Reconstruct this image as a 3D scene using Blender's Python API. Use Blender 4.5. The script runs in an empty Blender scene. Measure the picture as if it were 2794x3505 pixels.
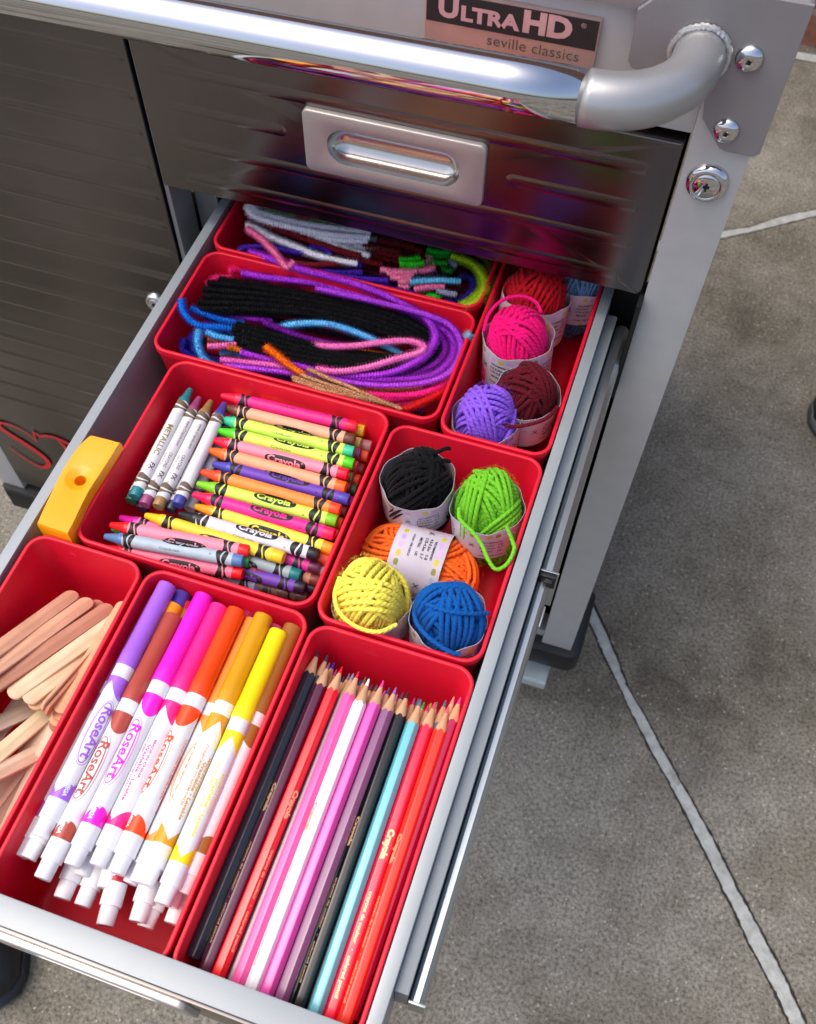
import bpy, bmesh, math, random
from mathutils import Vector, Matrix
import numpy as np
random.seed(7)
S = bpy.context.scene
G = 640.0            # height of the drawer rim over the patio (all builder numbers are millimetres, rim = 0)

# ---------------------------------------------------------------- camera
RC = ((0.9451890, -0.2794231, 0.1689391), (0.3262684, 0.8286685, -0.4548158), (-0.0129085, 0.4850064, 0.8744153))
cd = bpy.data.cameras.new('camera'); cam = bpy.data.objects.new('camera', cd); S.collection.objects.link(cam)
cam.matrix_world = Matrix.Translation((0, -0.4951972, (487.5 + G) / 1000)) @ Matrix(RC).to_4x4()
cd.sensor_fit = 'AUTO'; cd.sensor_width = 36.0
cd.lens = 3335.345 / 3505 * 36
cd.shift_x = 87.03 / 3505; cd.shift_y = 260.37 / 3505
cd.clip_start = 0.02; cd.clip_end = 400
cd.dof.use_dof = True; cd.dof.focus_distance = 0.60; cd.dof.aperture_fstop = 15
S.camera = cam
# ---------------------------------------------------------------- world and sun
SUN_EL, SUN_AZ = math.radians(66), math.radians(248)      # azimuth clockwise from +Y
wd = bpy.data.worlds.new('World'); S.world = wd; wd.use_nodes = True
nt = wd.node_tree; bg = nt.nodes['Background']; sk = nt.nodes.new('ShaderNodeTexSky')
sk.sky_type = 'NISHITA'; sk.sun_disc = False; sk.sun_elevation = SUN_EL; sk.sun_rotation = SUN_AZ
sk.dust_density = 5.0; sk.air_density = 1.0; sk.ozone_density = 1.0
nt.links.new(sk.outputs[0], bg.inputs[0]); bg.inputs[1].default_value = 0.15
sl = bpy.data.lights.new('sun', 'SUN'); sun = bpy.data.objects.new('sun', sl); S.collection.objects.link(sun)
sl.energy = 0.7; sl.angle = math.radians(50); sl.color = (1, 0.95, 0.88)
sd = Vector((math.sin(SUN_AZ) * math.cos(SUN_EL), math.cos(SUN_AZ) * math.cos(SUN_EL), math.sin(SUN_EL)))
sun.rotation_euler = sd.to_track_quat('Z', 'Y').to_euler(); sun.location = sd * 5
S.view_settings.view_transform = 'Standard'; S.view_settings.look = 'None'
S.view_settings.exposure = 0.66; S.view_settings.gamma = 1
S.render.engine = 'CYCLES'

# ---------------------------------------------------------------- helpers
def lin(h):
    if not isinstance(h, str): return tuple(h) + (1,) if len(h) == 3 else tuple(h)
    c = [int(h[i:i + 2], 16) / 255 for i in (0, 2, 4)]
    return tuple(((x + .055) / 1.055) ** 2.4 if x > .04045 else x / 12.92 for x in c) + (1,)

class MB:
    """mesh collector in millimetres"""
    def __init__(s): s.v = []; s.f = []; s.m = []; s.uv = []
    def add(s, vs, fs, mi=0, uvs=None):
        o = len(s.v); s.v += [tuple(p) for p in vs]
        s.uv += list(uvs) if uvs is not None else [(0, 0)] * len(vs)
        s.f += [tuple(i + o for i in f) for f in fs]; s.m += [mi] * len(fs)
    def box(s, x0, x1, y0, y1, z0, z1, mi=0, b=0.0):
        if b <= 0:
            vs = [(x, y, z) for z in (z0, z1) for y in (y0, y1) for x in (x0, x1)]
            s.add(vs, [(0, 2, 3, 1), (4, 5, 7, 6), (0, 1, 5, 4), (2, 6, 7, 3), (0, 4, 6, 2), (1, 3, 7, 5)], mi); return
        bm = bmesh.new(); bmesh.ops.create_cube(bm, size=1)
        for v in bm.verts: v.co = Vector(((x0 + x1) / 2 + v.co.x * (x1 - x0), (y0 + y1) / 2 + v.co.y * (y1 - y0), (z0 + z1) / 2 + v.co.z * (z1 - z0)))
        bmesh.ops.bevel(bm, geom=bm.edges[:], offset=b, segments=2, affect='EDGES', profile=.7)
        s.bm(bm, mi)
    def bm(s, bm, mi=0, uvf=None):
        bm.verts.index_update(); vs = [v.co[:] for v in bm.verts]
        s.add(vs, [[v.index for v in f.verts] for f in bm.faces], mi, [uvf(p) for p in vs] if uvf else None); bm.free()
    def lathe(s, prof, n=24, mi=0, ax='x', c=(0, 0, 0), cap=True):
        """prof: (s, r) along the axis; uv = (s, turn)"""
        vs = []; uv = []
        for (t, r) in prof:
            for k in range(n + 1):
                a = 2 * math.pi * k / n - math.pi
                y, z = r * math.sin(a), r * math.cos(a)
                p = (t, y, z) if ax == 'x' else ((y, t, z) if ax == 'y' else (y, z, t))
                vs.append((p[0] + c[0], p[1] + c[1], p[2] + c[2])); uv.append((t, k / n))
        fs = []
        for i in range(len(prof) - 1):
            for k in range(n):
                a = i * (n + 1) + k; b = a + n + 1
                fs.append((a, b, b + 1, a + 1) if ax != 'z' else (a, a + 1, b + 1, b))
        if cap:
            if prof[0][1] > 1e-6: fs.append(tuple(range(n)))
            if prof[-1][1] > 1e-6: fs.append(tuple((len(prof) - 1) * (n + 1) + k for k in reversed(range(n))))
        s.add(vs, fs, mi, uv)
    def loops(s, rings, mi=0, close=True, cap0=False, cap1=False):
        n = len(rings[0]); vs = [p for r in rings for p in r]; fs = []
        for i in range(len(rings) - 1):
            for k in range(n if close else n - 1):
                a = i * n + k; b = i * n + (k + 1) % n
                fs.append((a, b, b + n, a + n))
        if cap0: fs.append(tuple(reversed(range(n))))
        if cap1: fs.append(tuple((len(rings) - 1) * n + k for k in range(n)))
        s.add(vs, fs, mi)
    def tube(s, path, r, n=8, mi=0, rf=None, capend=True):
        P = [Vector(p) for p in path]; m = len(P); u = None; L = 0; vs = []; uv = []
        for i in range(m):
            t = (P[min(i + 1, m - 1)] - P[max(i - 1, 0)]).normalized()
            if u is None:
                u = t.orthogonal().normalized()
            else: u = (u - t * u.dot(t)).normalized()
            w = t.cross(u); rr = rf(i, L) if rf else r
            if i: L += (P[i] - P[i - 1]).length
            for k in range(n + 1):
                a = 2 * math.pi * k / n; vs.append(P[i] + (u * math.cos(a) + w * math.sin(a)) * rr); uv.append((L, k / n))
        fs = []
        for i in range(m - 1):
            for k in range(n):
                a = i * (n + 1) + k; fs.append((a, a + 1, a + n + 2, a + n + 1))
        if capend: fs += [tuple(reversed(range(n))), tuple((m - 1) * (n + 1) + k for k in range(n))]
        s.add(vs, fs, mi, uv)
    def build(s, name, mats, parent=None, off=(0, 0, 0), smooth=True, ang=35, kind=None, color=None):
        me = bpy.data.meshes.new(name)
        me.from_pydata([((p[0] - off[0]) / 1000, (p[1] - off[1]) / 1000, (p[2] - off[2]) / 1000) for p in s.v], [], s.f)
        if not isinstance(mats, (list, tuple)): mats = [mats]
        for m in mats: me.materials.append(m)
        me.polygons.foreach_set('material_index', s.m)
        uvl = me.uv_layers.new(name='UVMap'); li = np.empty(len(me.loops), dtype=np.int32); me.loops.foreach_get('vertex_index', li)
        uvl.data.foreach_set('uv', np.array(s.uv, dtype=np.float32)[li].ravel())
        me.polygons.foreach_set('use_smooth', [smooth] * len(s.f)); me.update()
        if smooth and ang < 180: me.set_sharp_from_angle(angle=math.radians(ang))
        o = bpy.data.objects.new(name, me); S.collection.objects.link(o)
        if parent: o.parent = parent
        if color: o.color = lin(color)
        if kind: o['kind'] = kind
        return o

def tag(o, label, cat, group=None):
    o['label'] = label; o['category'] = cat
    if group: o['group'] = group
    return o
def empty(name, loc=(0, 0, 0), label=None, cat=None, group=None):
    o = bpy.data.objects.new(name, None); S.collection.objects.link(o)
    o.location = (loc[0] / 1000, loc[1] / 1000, (loc[2] + G) / 1000); o.empty_display_size = .01
    if label: tag(o, label, cat, group)
    return o
def place(o, T, E, roll=0, nominal=None):
    T = Vector(T); E = Vector(E); X = (E - T); L = X.length; X.normalize()
    Z = Vector((0, 0, 1)); Z = (Z - X * Z.dot(X)).normalized(); Y = Z.cross(X)
    R = Matrix((X, Y, Z)).transposed() @ Matrix.Rotation(math.radians(roll), 3, 'X')
    sc = 1.0 if not nominal else L / nominal
    o.matrix_world = Matrix.Translation(((T.x) / 1000, T.y / 1000, (T.z + G) / 1000)) @ R.to_4x4() @ Matrix.Diagonal((sc, 1, 1, 1))
def smoothpath(pts, step):
    P = [Vector(p) for p in pts]
    if len(P) == 2: P = [P[0], (P[0] + P[1]) / 2, P[1]]
    Q = [P[0] * 2 - P[1]] + P + [P[-1] * 2 - P[-2]]; out = []
    for i in range(1, len(Q) - 2):
        a, b, c, d = Q[i - 1:i + 3]; n = max(2, int((c - b).length / step))
        for k in range(n):
            t = k / n
            out.append(.5 * ((2 * b) + (c - a) * t + (2 * a - 5 * b + 4 * c - d) * t * t + (3 * b - a - 3 * c + d) * t ** 3))
    out.append(P[-1]); return out

# text -> flat polygons (cached), then mapped on a cylinder or a plane
_tx = {}
def text_bm(txt, size, bold, maxlen=None, step=.7):
    key = (txt, size, bold, maxlen)
    if key not in _tx:
        cu = bpy.data.curves.new('t', 'FONT'); cu.body = txt; cu.size = 1.0; cu.offset = bold / size; cu.resolution_u = 3
        cu.align_x = 'CENTER'; cu.align_y = 'CENTER'
        ob = bpy.data.objects.new('t', cu); S.collection.objects.link(ob)
        dg = bpy.context.evaluated_depsgraph_get(); dg.update()
        me = bpy.data.meshes.new_from_object(ob.evaluated_get(dg)); bpy.data.objects.remove(ob)
        bm = bmesh.new(); bm.from_mesh(me); bpy.data.meshes.remove(me)
        xs = [v.co.x for v in bm.verts]; w = max(xs) - min(xs); cx = (max(xs) + min(xs)) / 2
        sx = size if not maxlen else maxlen / w
        for v in bm.verts: v.co.x = (v.co.x - cx) * sx; v.co.y *= size; v.co.z = 0
        bmesh.ops.triangulate(bm, faces=bm.faces[:])
        y = -size
        while y < size:
            bmesh.ops.bisect_plane(bm, geom=bm.verts[:] + bm.edges[:] + bm.faces[:], plane_co=(0, y, 0), plane_no=(0, 1, 0)); y += step
        bm.verts.index_update()
        _tx[key] = ([v.co.copy() for v in bm.verts], [[v.index for v in f.verts] for f in bm.faces]); bm.free()
    return _tx[key]
def text_cyl(M, txt, size, bold, s0, a0, r, mi, maxlen=None):
    vs, fs = text_bm(txt, size, bold, maxlen)
    M.add([(s0 + v.x, r * math.sin(a0 + v.y / r), r * math.cos(a0 + v.y / r)) for v in vs], fs, mi)
def shape_cyl(M, hx, hy, s0, a0, r, mi, pw=3.0, ring=None, n=32):
    """superellipse patch (or ring band) wrapped on a cylinder"""
    def pt(k, g):
        a = 2 * math.pi * k / n; c, s_ = math.cos(a), math.sin(a)
        x = hx * math.copysign(abs(c) ** (2 / pw), c); y = hy * math.copysign(abs(s_) ** (2 / pw), s_)
        gx = (hx - (1 - g) * hy) / hx if ring is None else (hx - (1 - g) * hy) / hx
        return (s0 + x * max(gx, 0), r * math.sin(a0 + y * g / r), r * math.cos(a0 + y * g / r))
    gs = [ring, 1.0] if ring else [0.02, .3, .55, .8, 1.0]
    rings = [[pt(k, g) for k in range(n)] for g in gs]
    M.loops([list(reversed(q)) for q in rings][::-1] if False else rings, mi)
def text_flat(M, txt, size, bold, x0, y0, fn, mi, maxlen=None):
    vs, fs = text_bm(txt, size, bold, maxlen, 50)
    M.add([fn(x0 + v.x, y0 + v.y) for v in vs], fs, mi)

# ---------------------------------------------------------------- materials
class NT:
    def __init__(s, name):
        s.m = bpy.data.materials.new(name); s.m.use_nodes = True; s.t = s.m.node_tree; s.b = s.t.nodes['Principled BSDF']
    def n(s, typ, **kw):
        x = s.t.nodes.new('ShaderNode' + typ)
        for k, v in kw.items(): setattr(x, k, v)
        return x
    def l(s, a, b): s.t.links.new(a, b)
    def set(s, **kw):
        for k, v in kw.items(): s.b.inputs[k.replace('_', ' ')].default_value = v
        return s
    def math(s, op, a, b=None, c=None):
        x = s.n('Math', operation=op)
        for i, q in enumerate((a, b, c)):
            if q is None: continue
            if isinstance(q, (int, float)): x.inputs[i].default_value = q
            else: s.l(q, x.inputs[i])
        return x.outputs[0]
    def mix(s, f, a, b, typ='MIX'):
        x = s.n('Mix', data_type='RGBA', blend_type=typ)
        for i, q in ((0, f), (6, a), (7, b)):
            if isinstance(q, (int, float)): x.inputs[i].default_value = q
            elif isinstance(q, tuple): x.inputs[i].default_value = q
            else: s.l(q, x.inputs[i])
        return x.outputs[2]
    def noise(s, scale, detail=4, rough=.5, vec=None, w=None):
        x = s.n('TexNoise'); x.inputs['Scale'].default_value = scale; x.inputs['Detail'].default_value = detail; x.inputs['Roughness'].default_value = rough
        if vec is None:
            tc = s.n('TexCoord'); vec = tc.outputs['Object']
        s.l(vec, x.inputs['Vector']); return x.outputs['Fac']
    def ramp(s, f, stops):
        x = s.n('ValToRGB'); e = x.color_ramp.elements
        while len(e) < len(stops): e.new(.5)
        for q, (p, c) in zip(e, stops): q.position = p; q.color = c if len(c) == 4 else c + (1,)
        s.l(f, x.inputs[0]); return x.outputs[0]
    def bump(s, h, dist, strength=1.0):
        x = s.n('Bump'); x.inputs['Distance'].default_value = dist; x.inputs['Strength'].default_value = strength
        s.l(h, x.inputs['Height']); s.l(x.outputs[0], s.b.inputs['Normal'])
    def objcol(s): return s.n('ObjectInfo').outputs['Color']
    def uvxy(s):
        u = s.n('UVMap'); q = s.n('SeparateXYZ'); s.l(u.outputs[0], q.inputs[0]); return q.outputs[0], q.outputs[1], u.outputs[0]
    def scaled(s, sx, sy, sz, src='Object'):
        tc = s.n('TexCoord'); mp = s.n('Mapping'); mp.inputs['Scale'].default_value = (sx, sy, sz)
        s.l(tc.outputs[src], mp.inputs[0]); return mp.outputs[0]

def plain(name, col, rough=.5, metal=0, spec=.5, nscale=40, namt=.08, bump=0, bscale=400, coat=0, sss=0):
    t = NT(name); t.set(Roughness=rough, Metallic=metal)
    t.b.inputs['Specular IOR Level'].default_value = spec
    f = t.noise(nscale); c = lin(col)
    v = t.ramp(f, [(.3, tuple(x * (1 - namt) for x in c[:3])), (.7, tuple(min(1, x * (1 + namt)) for x in c[:3]))])
    t.l(v, t.b.inputs['Base Color'])
    if bump: t.bump(t.noise(bscale, 3), bump)
    if coat: t.b.inputs['Coat Weight'].default_value = coat; t.b.inputs['Coat Roughness'].default_value = .08
    if sss:
        t.b.inputs['Subsurface Weight'].default_value = sss; t.b.inputs['Subsurface Radius'].default_value = (1, .3, .2); t.b.inputs['Subsurface Scale'].default_value = .002
    return t.m
def tinted(name, rough=.4, mul=1.0, spec=.5, namt=.06, nscale=60, bump=0, bscale=500, coat=0):
    t = NT(name); t.set(Roughness=rough); t.b.inputs['Specular IOR Level'].default_value = spec
    f = t.ramp(t.noise(nscale), [(.3, (1 - namt,) * 3), (.7, (1.0,) * 3)])
    t.l(t.mix(1.0, t.objcol(), f, 'MULTIPLY'), t.b.inputs['Base Color'])
    if bump: t.bump(t.noise(bscale, 3), bump)
    if coat: t.b.inputs['Coat Weight'].default_value = coat; t.b.inputs['Coat Roughness'].default_value = .1
    return t.m

M_red = plain('red_bin_plastic', 'd8102e', .42, spec=.4, namt=.05, nscale=25, bump=.00008, bscale=900)
def scuff(m, amt=.5):
    t = NT.__new__(NT); t.m = m; t.t = m.node_tree; t.b = t.t.nodes['Principled BSDF']
    src = t.b.inputs['Base Color'].links[0].from_socket
    f = t.noise(1, 4, .7, t.scaled(40, 500, 300)); g = t.noise(9, 4, .6)
    k = t.math('MULTIPLY', t.ramp(f, [(.66, (0, 0, 0)), (.74, (1, 1, 1))]), t.ramp(g, [(.45, (0, 0, 0)), (.65, (amt,) * 3)]))
    t.l(t.mix(k, src, (.8, .45, .45, 1)), t.b.inputs['Base Color'])
    t.l(t.math('MULTIPLY_ADD', g, .3, .28), t.b.inputs['Roughness'])
scuff(M_red, .35)
M_paint = plain('silver_powder_coat', 'bcbcbc', .42, metal=.25, namt=.04, nscale=60, bump=.00006, bscale=1500)
M_drawer = plain('drawer_grey_paint', '979ea2', .36, metal=.15, namt=.03, bump=.00004, bscale=1500)
M_bracket = plain('bracket_grey_paint', '8c898b', .45, metal=.3, namt=.06, nscale=25, bump=.00006, bscale=1200)
M_elbow = plain('satin_grey_elbow', 'a8a8a8', .33, metal=.55, namt=.06, nscale=40, bump=.00003, bscale=1500)
M_chrome = plain('chrome', 'cfcfd2', .06, metal=1, namt=.02, nscale=30)
M_zinc = plain('zinc_slide_steel', 'b4bcc0', .3, metal=.9, namt=.06, nscale=15)
M_black = plain('black_rubber', '141416', .5, namt=.2, nscale=50, bump=.0001, bscale=600)
M_dark = plain('dark_cavity', '0c0c0d', .8)
M_wood = plain('wooden_worktop', 'c88a50', .5, namt=.2, nscale=12)
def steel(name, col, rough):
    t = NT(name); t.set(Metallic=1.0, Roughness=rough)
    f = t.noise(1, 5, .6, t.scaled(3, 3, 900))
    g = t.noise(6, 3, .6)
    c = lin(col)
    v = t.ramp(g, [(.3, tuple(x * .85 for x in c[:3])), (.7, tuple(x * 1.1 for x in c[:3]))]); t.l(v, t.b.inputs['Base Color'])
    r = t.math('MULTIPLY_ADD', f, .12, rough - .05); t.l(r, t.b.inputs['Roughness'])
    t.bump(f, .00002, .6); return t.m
M_face = steel('brushed_stainless_face', '746f6e', .21)  # steel tone darkened in place of dark reflections of an unseen person
M_plate = plain('satin_nickel_plate', 'bab4b0', .4, metal=.5, namt=.05, bump=.00004, bscale=900)
M_yellow = plain('yellow_plastic', 'fba60c', .32, spec=.5, namt=.03, bump=.00003, bscale=700)
def wood(name, col=None):
    t = NT(name); t.set(Roughness=.7); u = t.scaled(12, 260, 120)
    f = t.noise(1, 5, .65, u); g = t.noise(60, 3)
    v = t.ramp(f, [(.25, (.72, .66, .6)), (.6, (1, 1, 1)), (.8, (.86, .8, .74))])
    w = t.ramp(g, [(.3, (.88, .85, .82)), (.7, (1, 1, 1))])
    c = t.mix(1.0, t.objcol() if col is None else lin(col), v, 'MULTIPLY')
    t.l(t.mix(1.0, c, w, 'MULTIPLY'), t.b.inputs['Base Color']); t.bump(f, .0001); return t.m
M_stick = wood('birch_craft_stick')
M_pwood = wood('pencil_cedar', 'd2aa84')
def banded(name, band):
    t = NT(name); t.set(Roughness=.55); u, v, _ = t.uvxy()
    tot = None
    for (s0, w0, ph, ws) in ((15.5, 1.6, 0, 1), (19.2, 1.1, 1.9, 1), (77.2, 1.6, .6, 1), (80.9, 1.1, 2.4, 1)):
        a = t.math('MULTIPLY', v, 4 * math.pi)
        sh = t.math('MULTIPLY', t.math('SINE', t.math('ADD', a, ph)), .55)
        wd_ = t.math('MULTIPLY_ADD', t.math('SINE', t.math('ADD', a, ph + 1.7)), .55, w0)
        d = t.math('ABSOLUTE', t.math('SUBTRACT', t.math('SUBTRACT', u, s0), sh))
        m = t.math('LESS_THAN', d, wd_)
        tot = m if tot is None else t.math('MAXIMUM', tot, m)
    n = t.ramp(t.noise(150, 4), [(.35, (.9,) * 3), (.65, (1,) * 3)])
    c = t.mix(1.0, t.objcol(), n, 'MULTIPLY')
    t.l(t.mix(tot, c, lin(band)), t.b.inputs['Base Color']); t.bump(t.noise(400, 3), .00005); return t.m
M_paper = banded('crayon_paper_black_bands', '1a1718')
M_paperm = banded('crayon_paper_bronze_bands', '6a5a48')
M_wax = tinted('crayon_wax', .38, namt=.12, nscale=300, bump=.00006)
M_ink = plain('black_print', '1b181a', .6)
M_inkc = tinted('coloured_print', .5)
M_greyink = plain('grey_print', '5c5450', .6)
M_bronze = plain('bronze_print', '8c7a4c', .5)
M_gold = plain('gold_foil', 'f4cc94', .4, metal=.4)
M_cap = tinted('marker_cap_plastic', .28, namt=.03, coat=.2)
M_plug = plain('white_marker_plastic', 'e6e6ea', .35, namt=.02)
def barrel(name):
    t = NT(name); t.set(Roughness=.3); u, v, _ = t.uvxy()
    saw = t.math('MULTIPLY', t.math('ABSOLUTE', t.math('SINE', t.math('MULTIPLY_ADD', v, 2 * math.pi, .9))), .5)
    a = t.math('GREATER_THAN', u, 63.5); b = t.math('LESS_THAN', u, t.math('MULTIPLY_ADD', saw, 18, 67))
    c = t.math('GREATER_THAN', u, t.math('MULTIPLY_ADD', saw, -14, 133)); d = t.math('LESS_THAN', u, 135.5)
    m = t.math('MAXIMUM', t.math('MULTIPLY', a, b), t.math('MULTIPLY', c, d))
    t.l(t.mix(m, (.80, .80, .83, 1), t.objcol()), t.b.inputs['Base Color']); return t.m
M_barrel = barrel('marker_barrel_print')
M_pencil = tinted('pencil_lacquer', .28, namt=.04, coat=.35)
M_lead = tinted('pencil_lead', .55, namt=.1, nscale=400)
def chenille():
    t = NT('chenille_fibre'); t.set(Roughness=.85); t.b.inputs['Specular IOR Level'].default_value = .2
    u, v, _ = t.uvxy()
    f = t.ramp(t.noise(900, 2), [(.3, (.82,) * 3), (.62, (1.0,) * 3)])
    t.l(t.mix(1.0, t.objcol(), f, 'MULTIPLY'), t.b.inputs['Base Color'])
    t.b.inputs['Sheen Weight'].default_value = .06; t.b.inputs['Sheen Roughness'].default_value = .4
    return t.m
M_chen = chenille()
def yarnm():
    t = NT('acrylic_yarn'); t.set(Roughness=.9); t.b.inputs['Specular IOR Level'].default_value = .15
    u, v, uv = t.uvxy()
    ph = t.math('ADD', t.math('MULTIPLY', u, 2.0), t.math('MULTIPLY', v, 4 * math.pi))
    st = t.math('MULTIPLY_ADD', t.math('SINE', ph), .5, .5)
    fib = t.noise(1500, 3)
    h = t.math('ADD', t.math('POWER', st, .6), t.math('MULTIPLY', fib, .5)); t.bump(h, .00028)
    f = t.ramp(fib, [(.3, (.82,) * 3), (.65, (1.0,) * 3)])
    t.l(t.mix(1.0, t.objcol(), f, 'MULTIPLY'), t.b.inputs['Base Color'])
    t.b.inputs['Sheen Weight'].default_value = .04; t.b.inputs['Sheen Roughness'].default_value = .5
    return t.m
M_yarn = yarnm()
def labelm():
    t = NT('printed_yarn_label'); t.set(Roughness=.55); u, v, _ = t.uvxy()
    n = 26.0; cell = t.math('MULTIPLY', v, n); fr = t.math('SUBTRACT', t.math('FRACT', cell), .5); idx = t.math('FLOOR', cell)
    tot = None
    for s0 in (4.0, 28.0):
        dx = t.math('DIVIDE', t.math('SUBTRACT', u, s0), 1.5); dy = t.math('DIVIDE', fr, .36)
        d = t.math('ADD', t.math('POWER', t.math('ABSOLUTE', dx), 2.6), t.math('POWER', t.math('ABSOLUTE', dy), 2.6))
        m = t.math('LESS_THAN', d, 1.0); tot = m if tot is None else t.math('MAXIMUM', tot, m)
    k = t.math('FRACT', t.math('MULTIPLY', idx, .37))
    x = t.n('ValToRGB'); x.color_ramp.interpolation = 'CONSTANT'; e = x.color_ramp.elements
    for _i in range(3): e.new(.5)
    for q, (p, c) in zip(e, [(0, 'c8b428'), (.22, 'c49ad0'), (.45, '8c8434'), (.65, 'd4a8d4'), (.85, '9cb4c8')]): q.position = p; q.color = lin(c)
    t.l(k, x.inputs[0])
    base = t.ramp(t.noise(30, 3), [(.3, lin('b4acba')), (.7, lin('cac4d0'))])  # greyed lavender base, shade on the paper put into its colour
    t.l(t.mix(tot, base, x.outputs[0]), t.b.inputs['Base Color']); return t.m
M_label = labelm()
def concrete():
    t = NT('patio_concrete'); t.set(Roughness=.85); t.b.inputs['Specular IOR Level'].default_value = .25
    tc = t.n('TexCoord'); o = tc.outputs['Object']
    big = t.noise(2.6, 6, .66, o); mid = t.noise(28, 5, .65, o); fine = t.noise(250, 5, .8, o)
    c1 = t.ramp(big, [(.36, lin('57524a')), (.45, lin('736f65')), (.56, lin('85827a')), (.7, lin('94918a'))])
    c2 = t.ramp(mid, [(.32, (.78, .77, .75)), (.5, (.97, .97, .97)), (.7, (1.1, 1.1, 1.09))])
    c3 = t.ramp(fine, [(.36, (.36, .35, .32)), (.5, (.98, .98, .96)), (.64, (1.55, 1.51, 1.43))])
    vo = t.n('TexVoronoi'); vo.inputs['Scale'].default_value = 150; t.l(o, vo.inputs['Vector'])
    grain = t.math('LESS_THAN', vo.outputs['Distance'], .19)
    wn = t.n('TexWhiteNoise'); t.l(vo.outputs['Position'], wn.inputs['Vector'])
    pick = t.math('GREATER_THAN', wn.outputs['Value'], .72); pick2 = t.math('LESS_THAN', wn.outputs['Value'], .25)
    c = t.mix(1.0, t.mix(1.0, c1, c2, 'MULTIPLY'), c3, 'MULTIPLY')
    c = t.mix(t.math('MULTIPLY', t.math('MULTIPLY', grain, pick), .55), c, lin('c8c0b0'))
    c = t.mix(t.math('MULTIPLY', t.math('MULTIPLY', grain, pick2), .6), c, lin('3a342c'))
    st = t.noise(7, 3, .6, o); c = t.mix(t.ramp(st, [(.6, (0, 0, 0)), (.75, (.4, .4, .4))]), c, lin('5c5c60'))
    t.l(c, t.b.inputs['Base Color']); t.bump(t.math('ADD', fine, t.math('MULTIPLY', mid, .6)), .0012, .7); return t.m
M_conc = concrete()
def jointm():
    t = NT('grey_joint_sealant'); t.set(Roughness=.65)
    a = t.ramp(t.noise(70, 5, .7), [(.3, lin('8c8f8c')), (.6, lin('b2b5b1'))]); k = t.ramp(t.noise(14, 6, .75), [(.6, (0, 0, 0)), (.7, (.75,) * 3)])
    t.l(t.mix(k, a, lin('4a463e')), t.b.inputs['Base Color']); t.bump(t.noise(90, 4), .0012); return t.m
M_joint = jointm()
M_dirt = plain('joint_dirt', '2c2924', .9, namt=.4, nscale=90, bump=.001, bscale=200)
def brickm():
    t = NT('brown_brick'); t.set(Roughness=.85); tc = t.n('TexCoord')
    mp = t.n('Mapping'); mp.inputs['Rotation'].default_value = (math.pi / 2, 0, 0); t.l(tc.outputs['Object'], mp.inputs[0])
    b = t.n('TexBrick'); t.l(mp.outputs[0], b.inputs['Vector']); b.inputs['Scale'].default_value = 1
    b.inputs['Color1'].default_value = lin('8a5a48'); b.inputs['Color2'].default_value = lin('6e4438'); b.inputs['Mortar'].default_value = lin('8c8478')
    b.inputs['Brick Width'].default_value = .2; b.inputs['Row Height'].default_value = .067; b.inputs['Mortar Size'].default_value = .006
    n = t.ramp(t.noise(60, 6, .7), [(.3, (.6,) * 3), (.7, (1.15,) * 3)])
    t.l(t.mix(1.0, b.outputs['Color'], n, 'MULTIPLY'), t.b.inputs['Base Color']); t.bump(b.outputs['Fac'], .004, -1); return t.m
M_brick = brickm()

# ---------------------------------------------------------------- ground, joints, wall
m = MB(); n = 24
m.add([(-40000, -40000, -G), (40000, -40000, -G), (40000, 40000, -G), (-40000, 40000, -G)], [(0, 1, 2, 3)])
ground = m.build('ground', M_conc, off=(0, 0, -G), smooth=False); ground['kind'] = 'structure'
JOINT_A = [
    (65.9,106.9,-640.0),
    (85.4,79.7,-640.0),
    (103.4,57.4,-640.0),
    (124.2,29.3,-640.0),
    (158.7,-14.9,-640.0),
    (195.0,-56.1,-640.0),
    (239.8,-113.6,-640.0),
    (277.9,-162.5,-640.0),
    (306.6,-202.0,-640.0),
    (337.2,-238.8,-640.0),
    (359.8,-269.0,-640.0),
    (378.6,-262.5,-640.0),
    (350.3,-221.8,-640.0),
    (319.9,-184.5,-640.0),
    (292.3,-150.9,-640.0),
    (254.4,-101.5,-640.0),
    (215.9,-56.5,-640.0),
    (177.7,-12.3,-640.0),
    (149.5,21.7,-640.0),
    (118.5,56.2,-640.0),
    (100.4,88.2,-640.0),
    (80.9,116.4,-640.0),
]
JOINT_B = [
    (91.2,885.3,-640.0),
    (134.3,913.9,-640.0),
    (177.2,946.2,-640.0),
    (235.3,989.6,-640.0),
    (233.0,1009.0,-640.0),
    (182.7,975.3,-640.0),
    (136.1,932.7,-640.0),
    (92.2,907.4,-640.0),
]
JOINT_C = [
    (144.7,1408.8,-640.0),
    (184.3,1410.3,-640.0),
    (181.3,1434.8,-640.0),
    (143.7,1437.0,-640.0),
]

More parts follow.
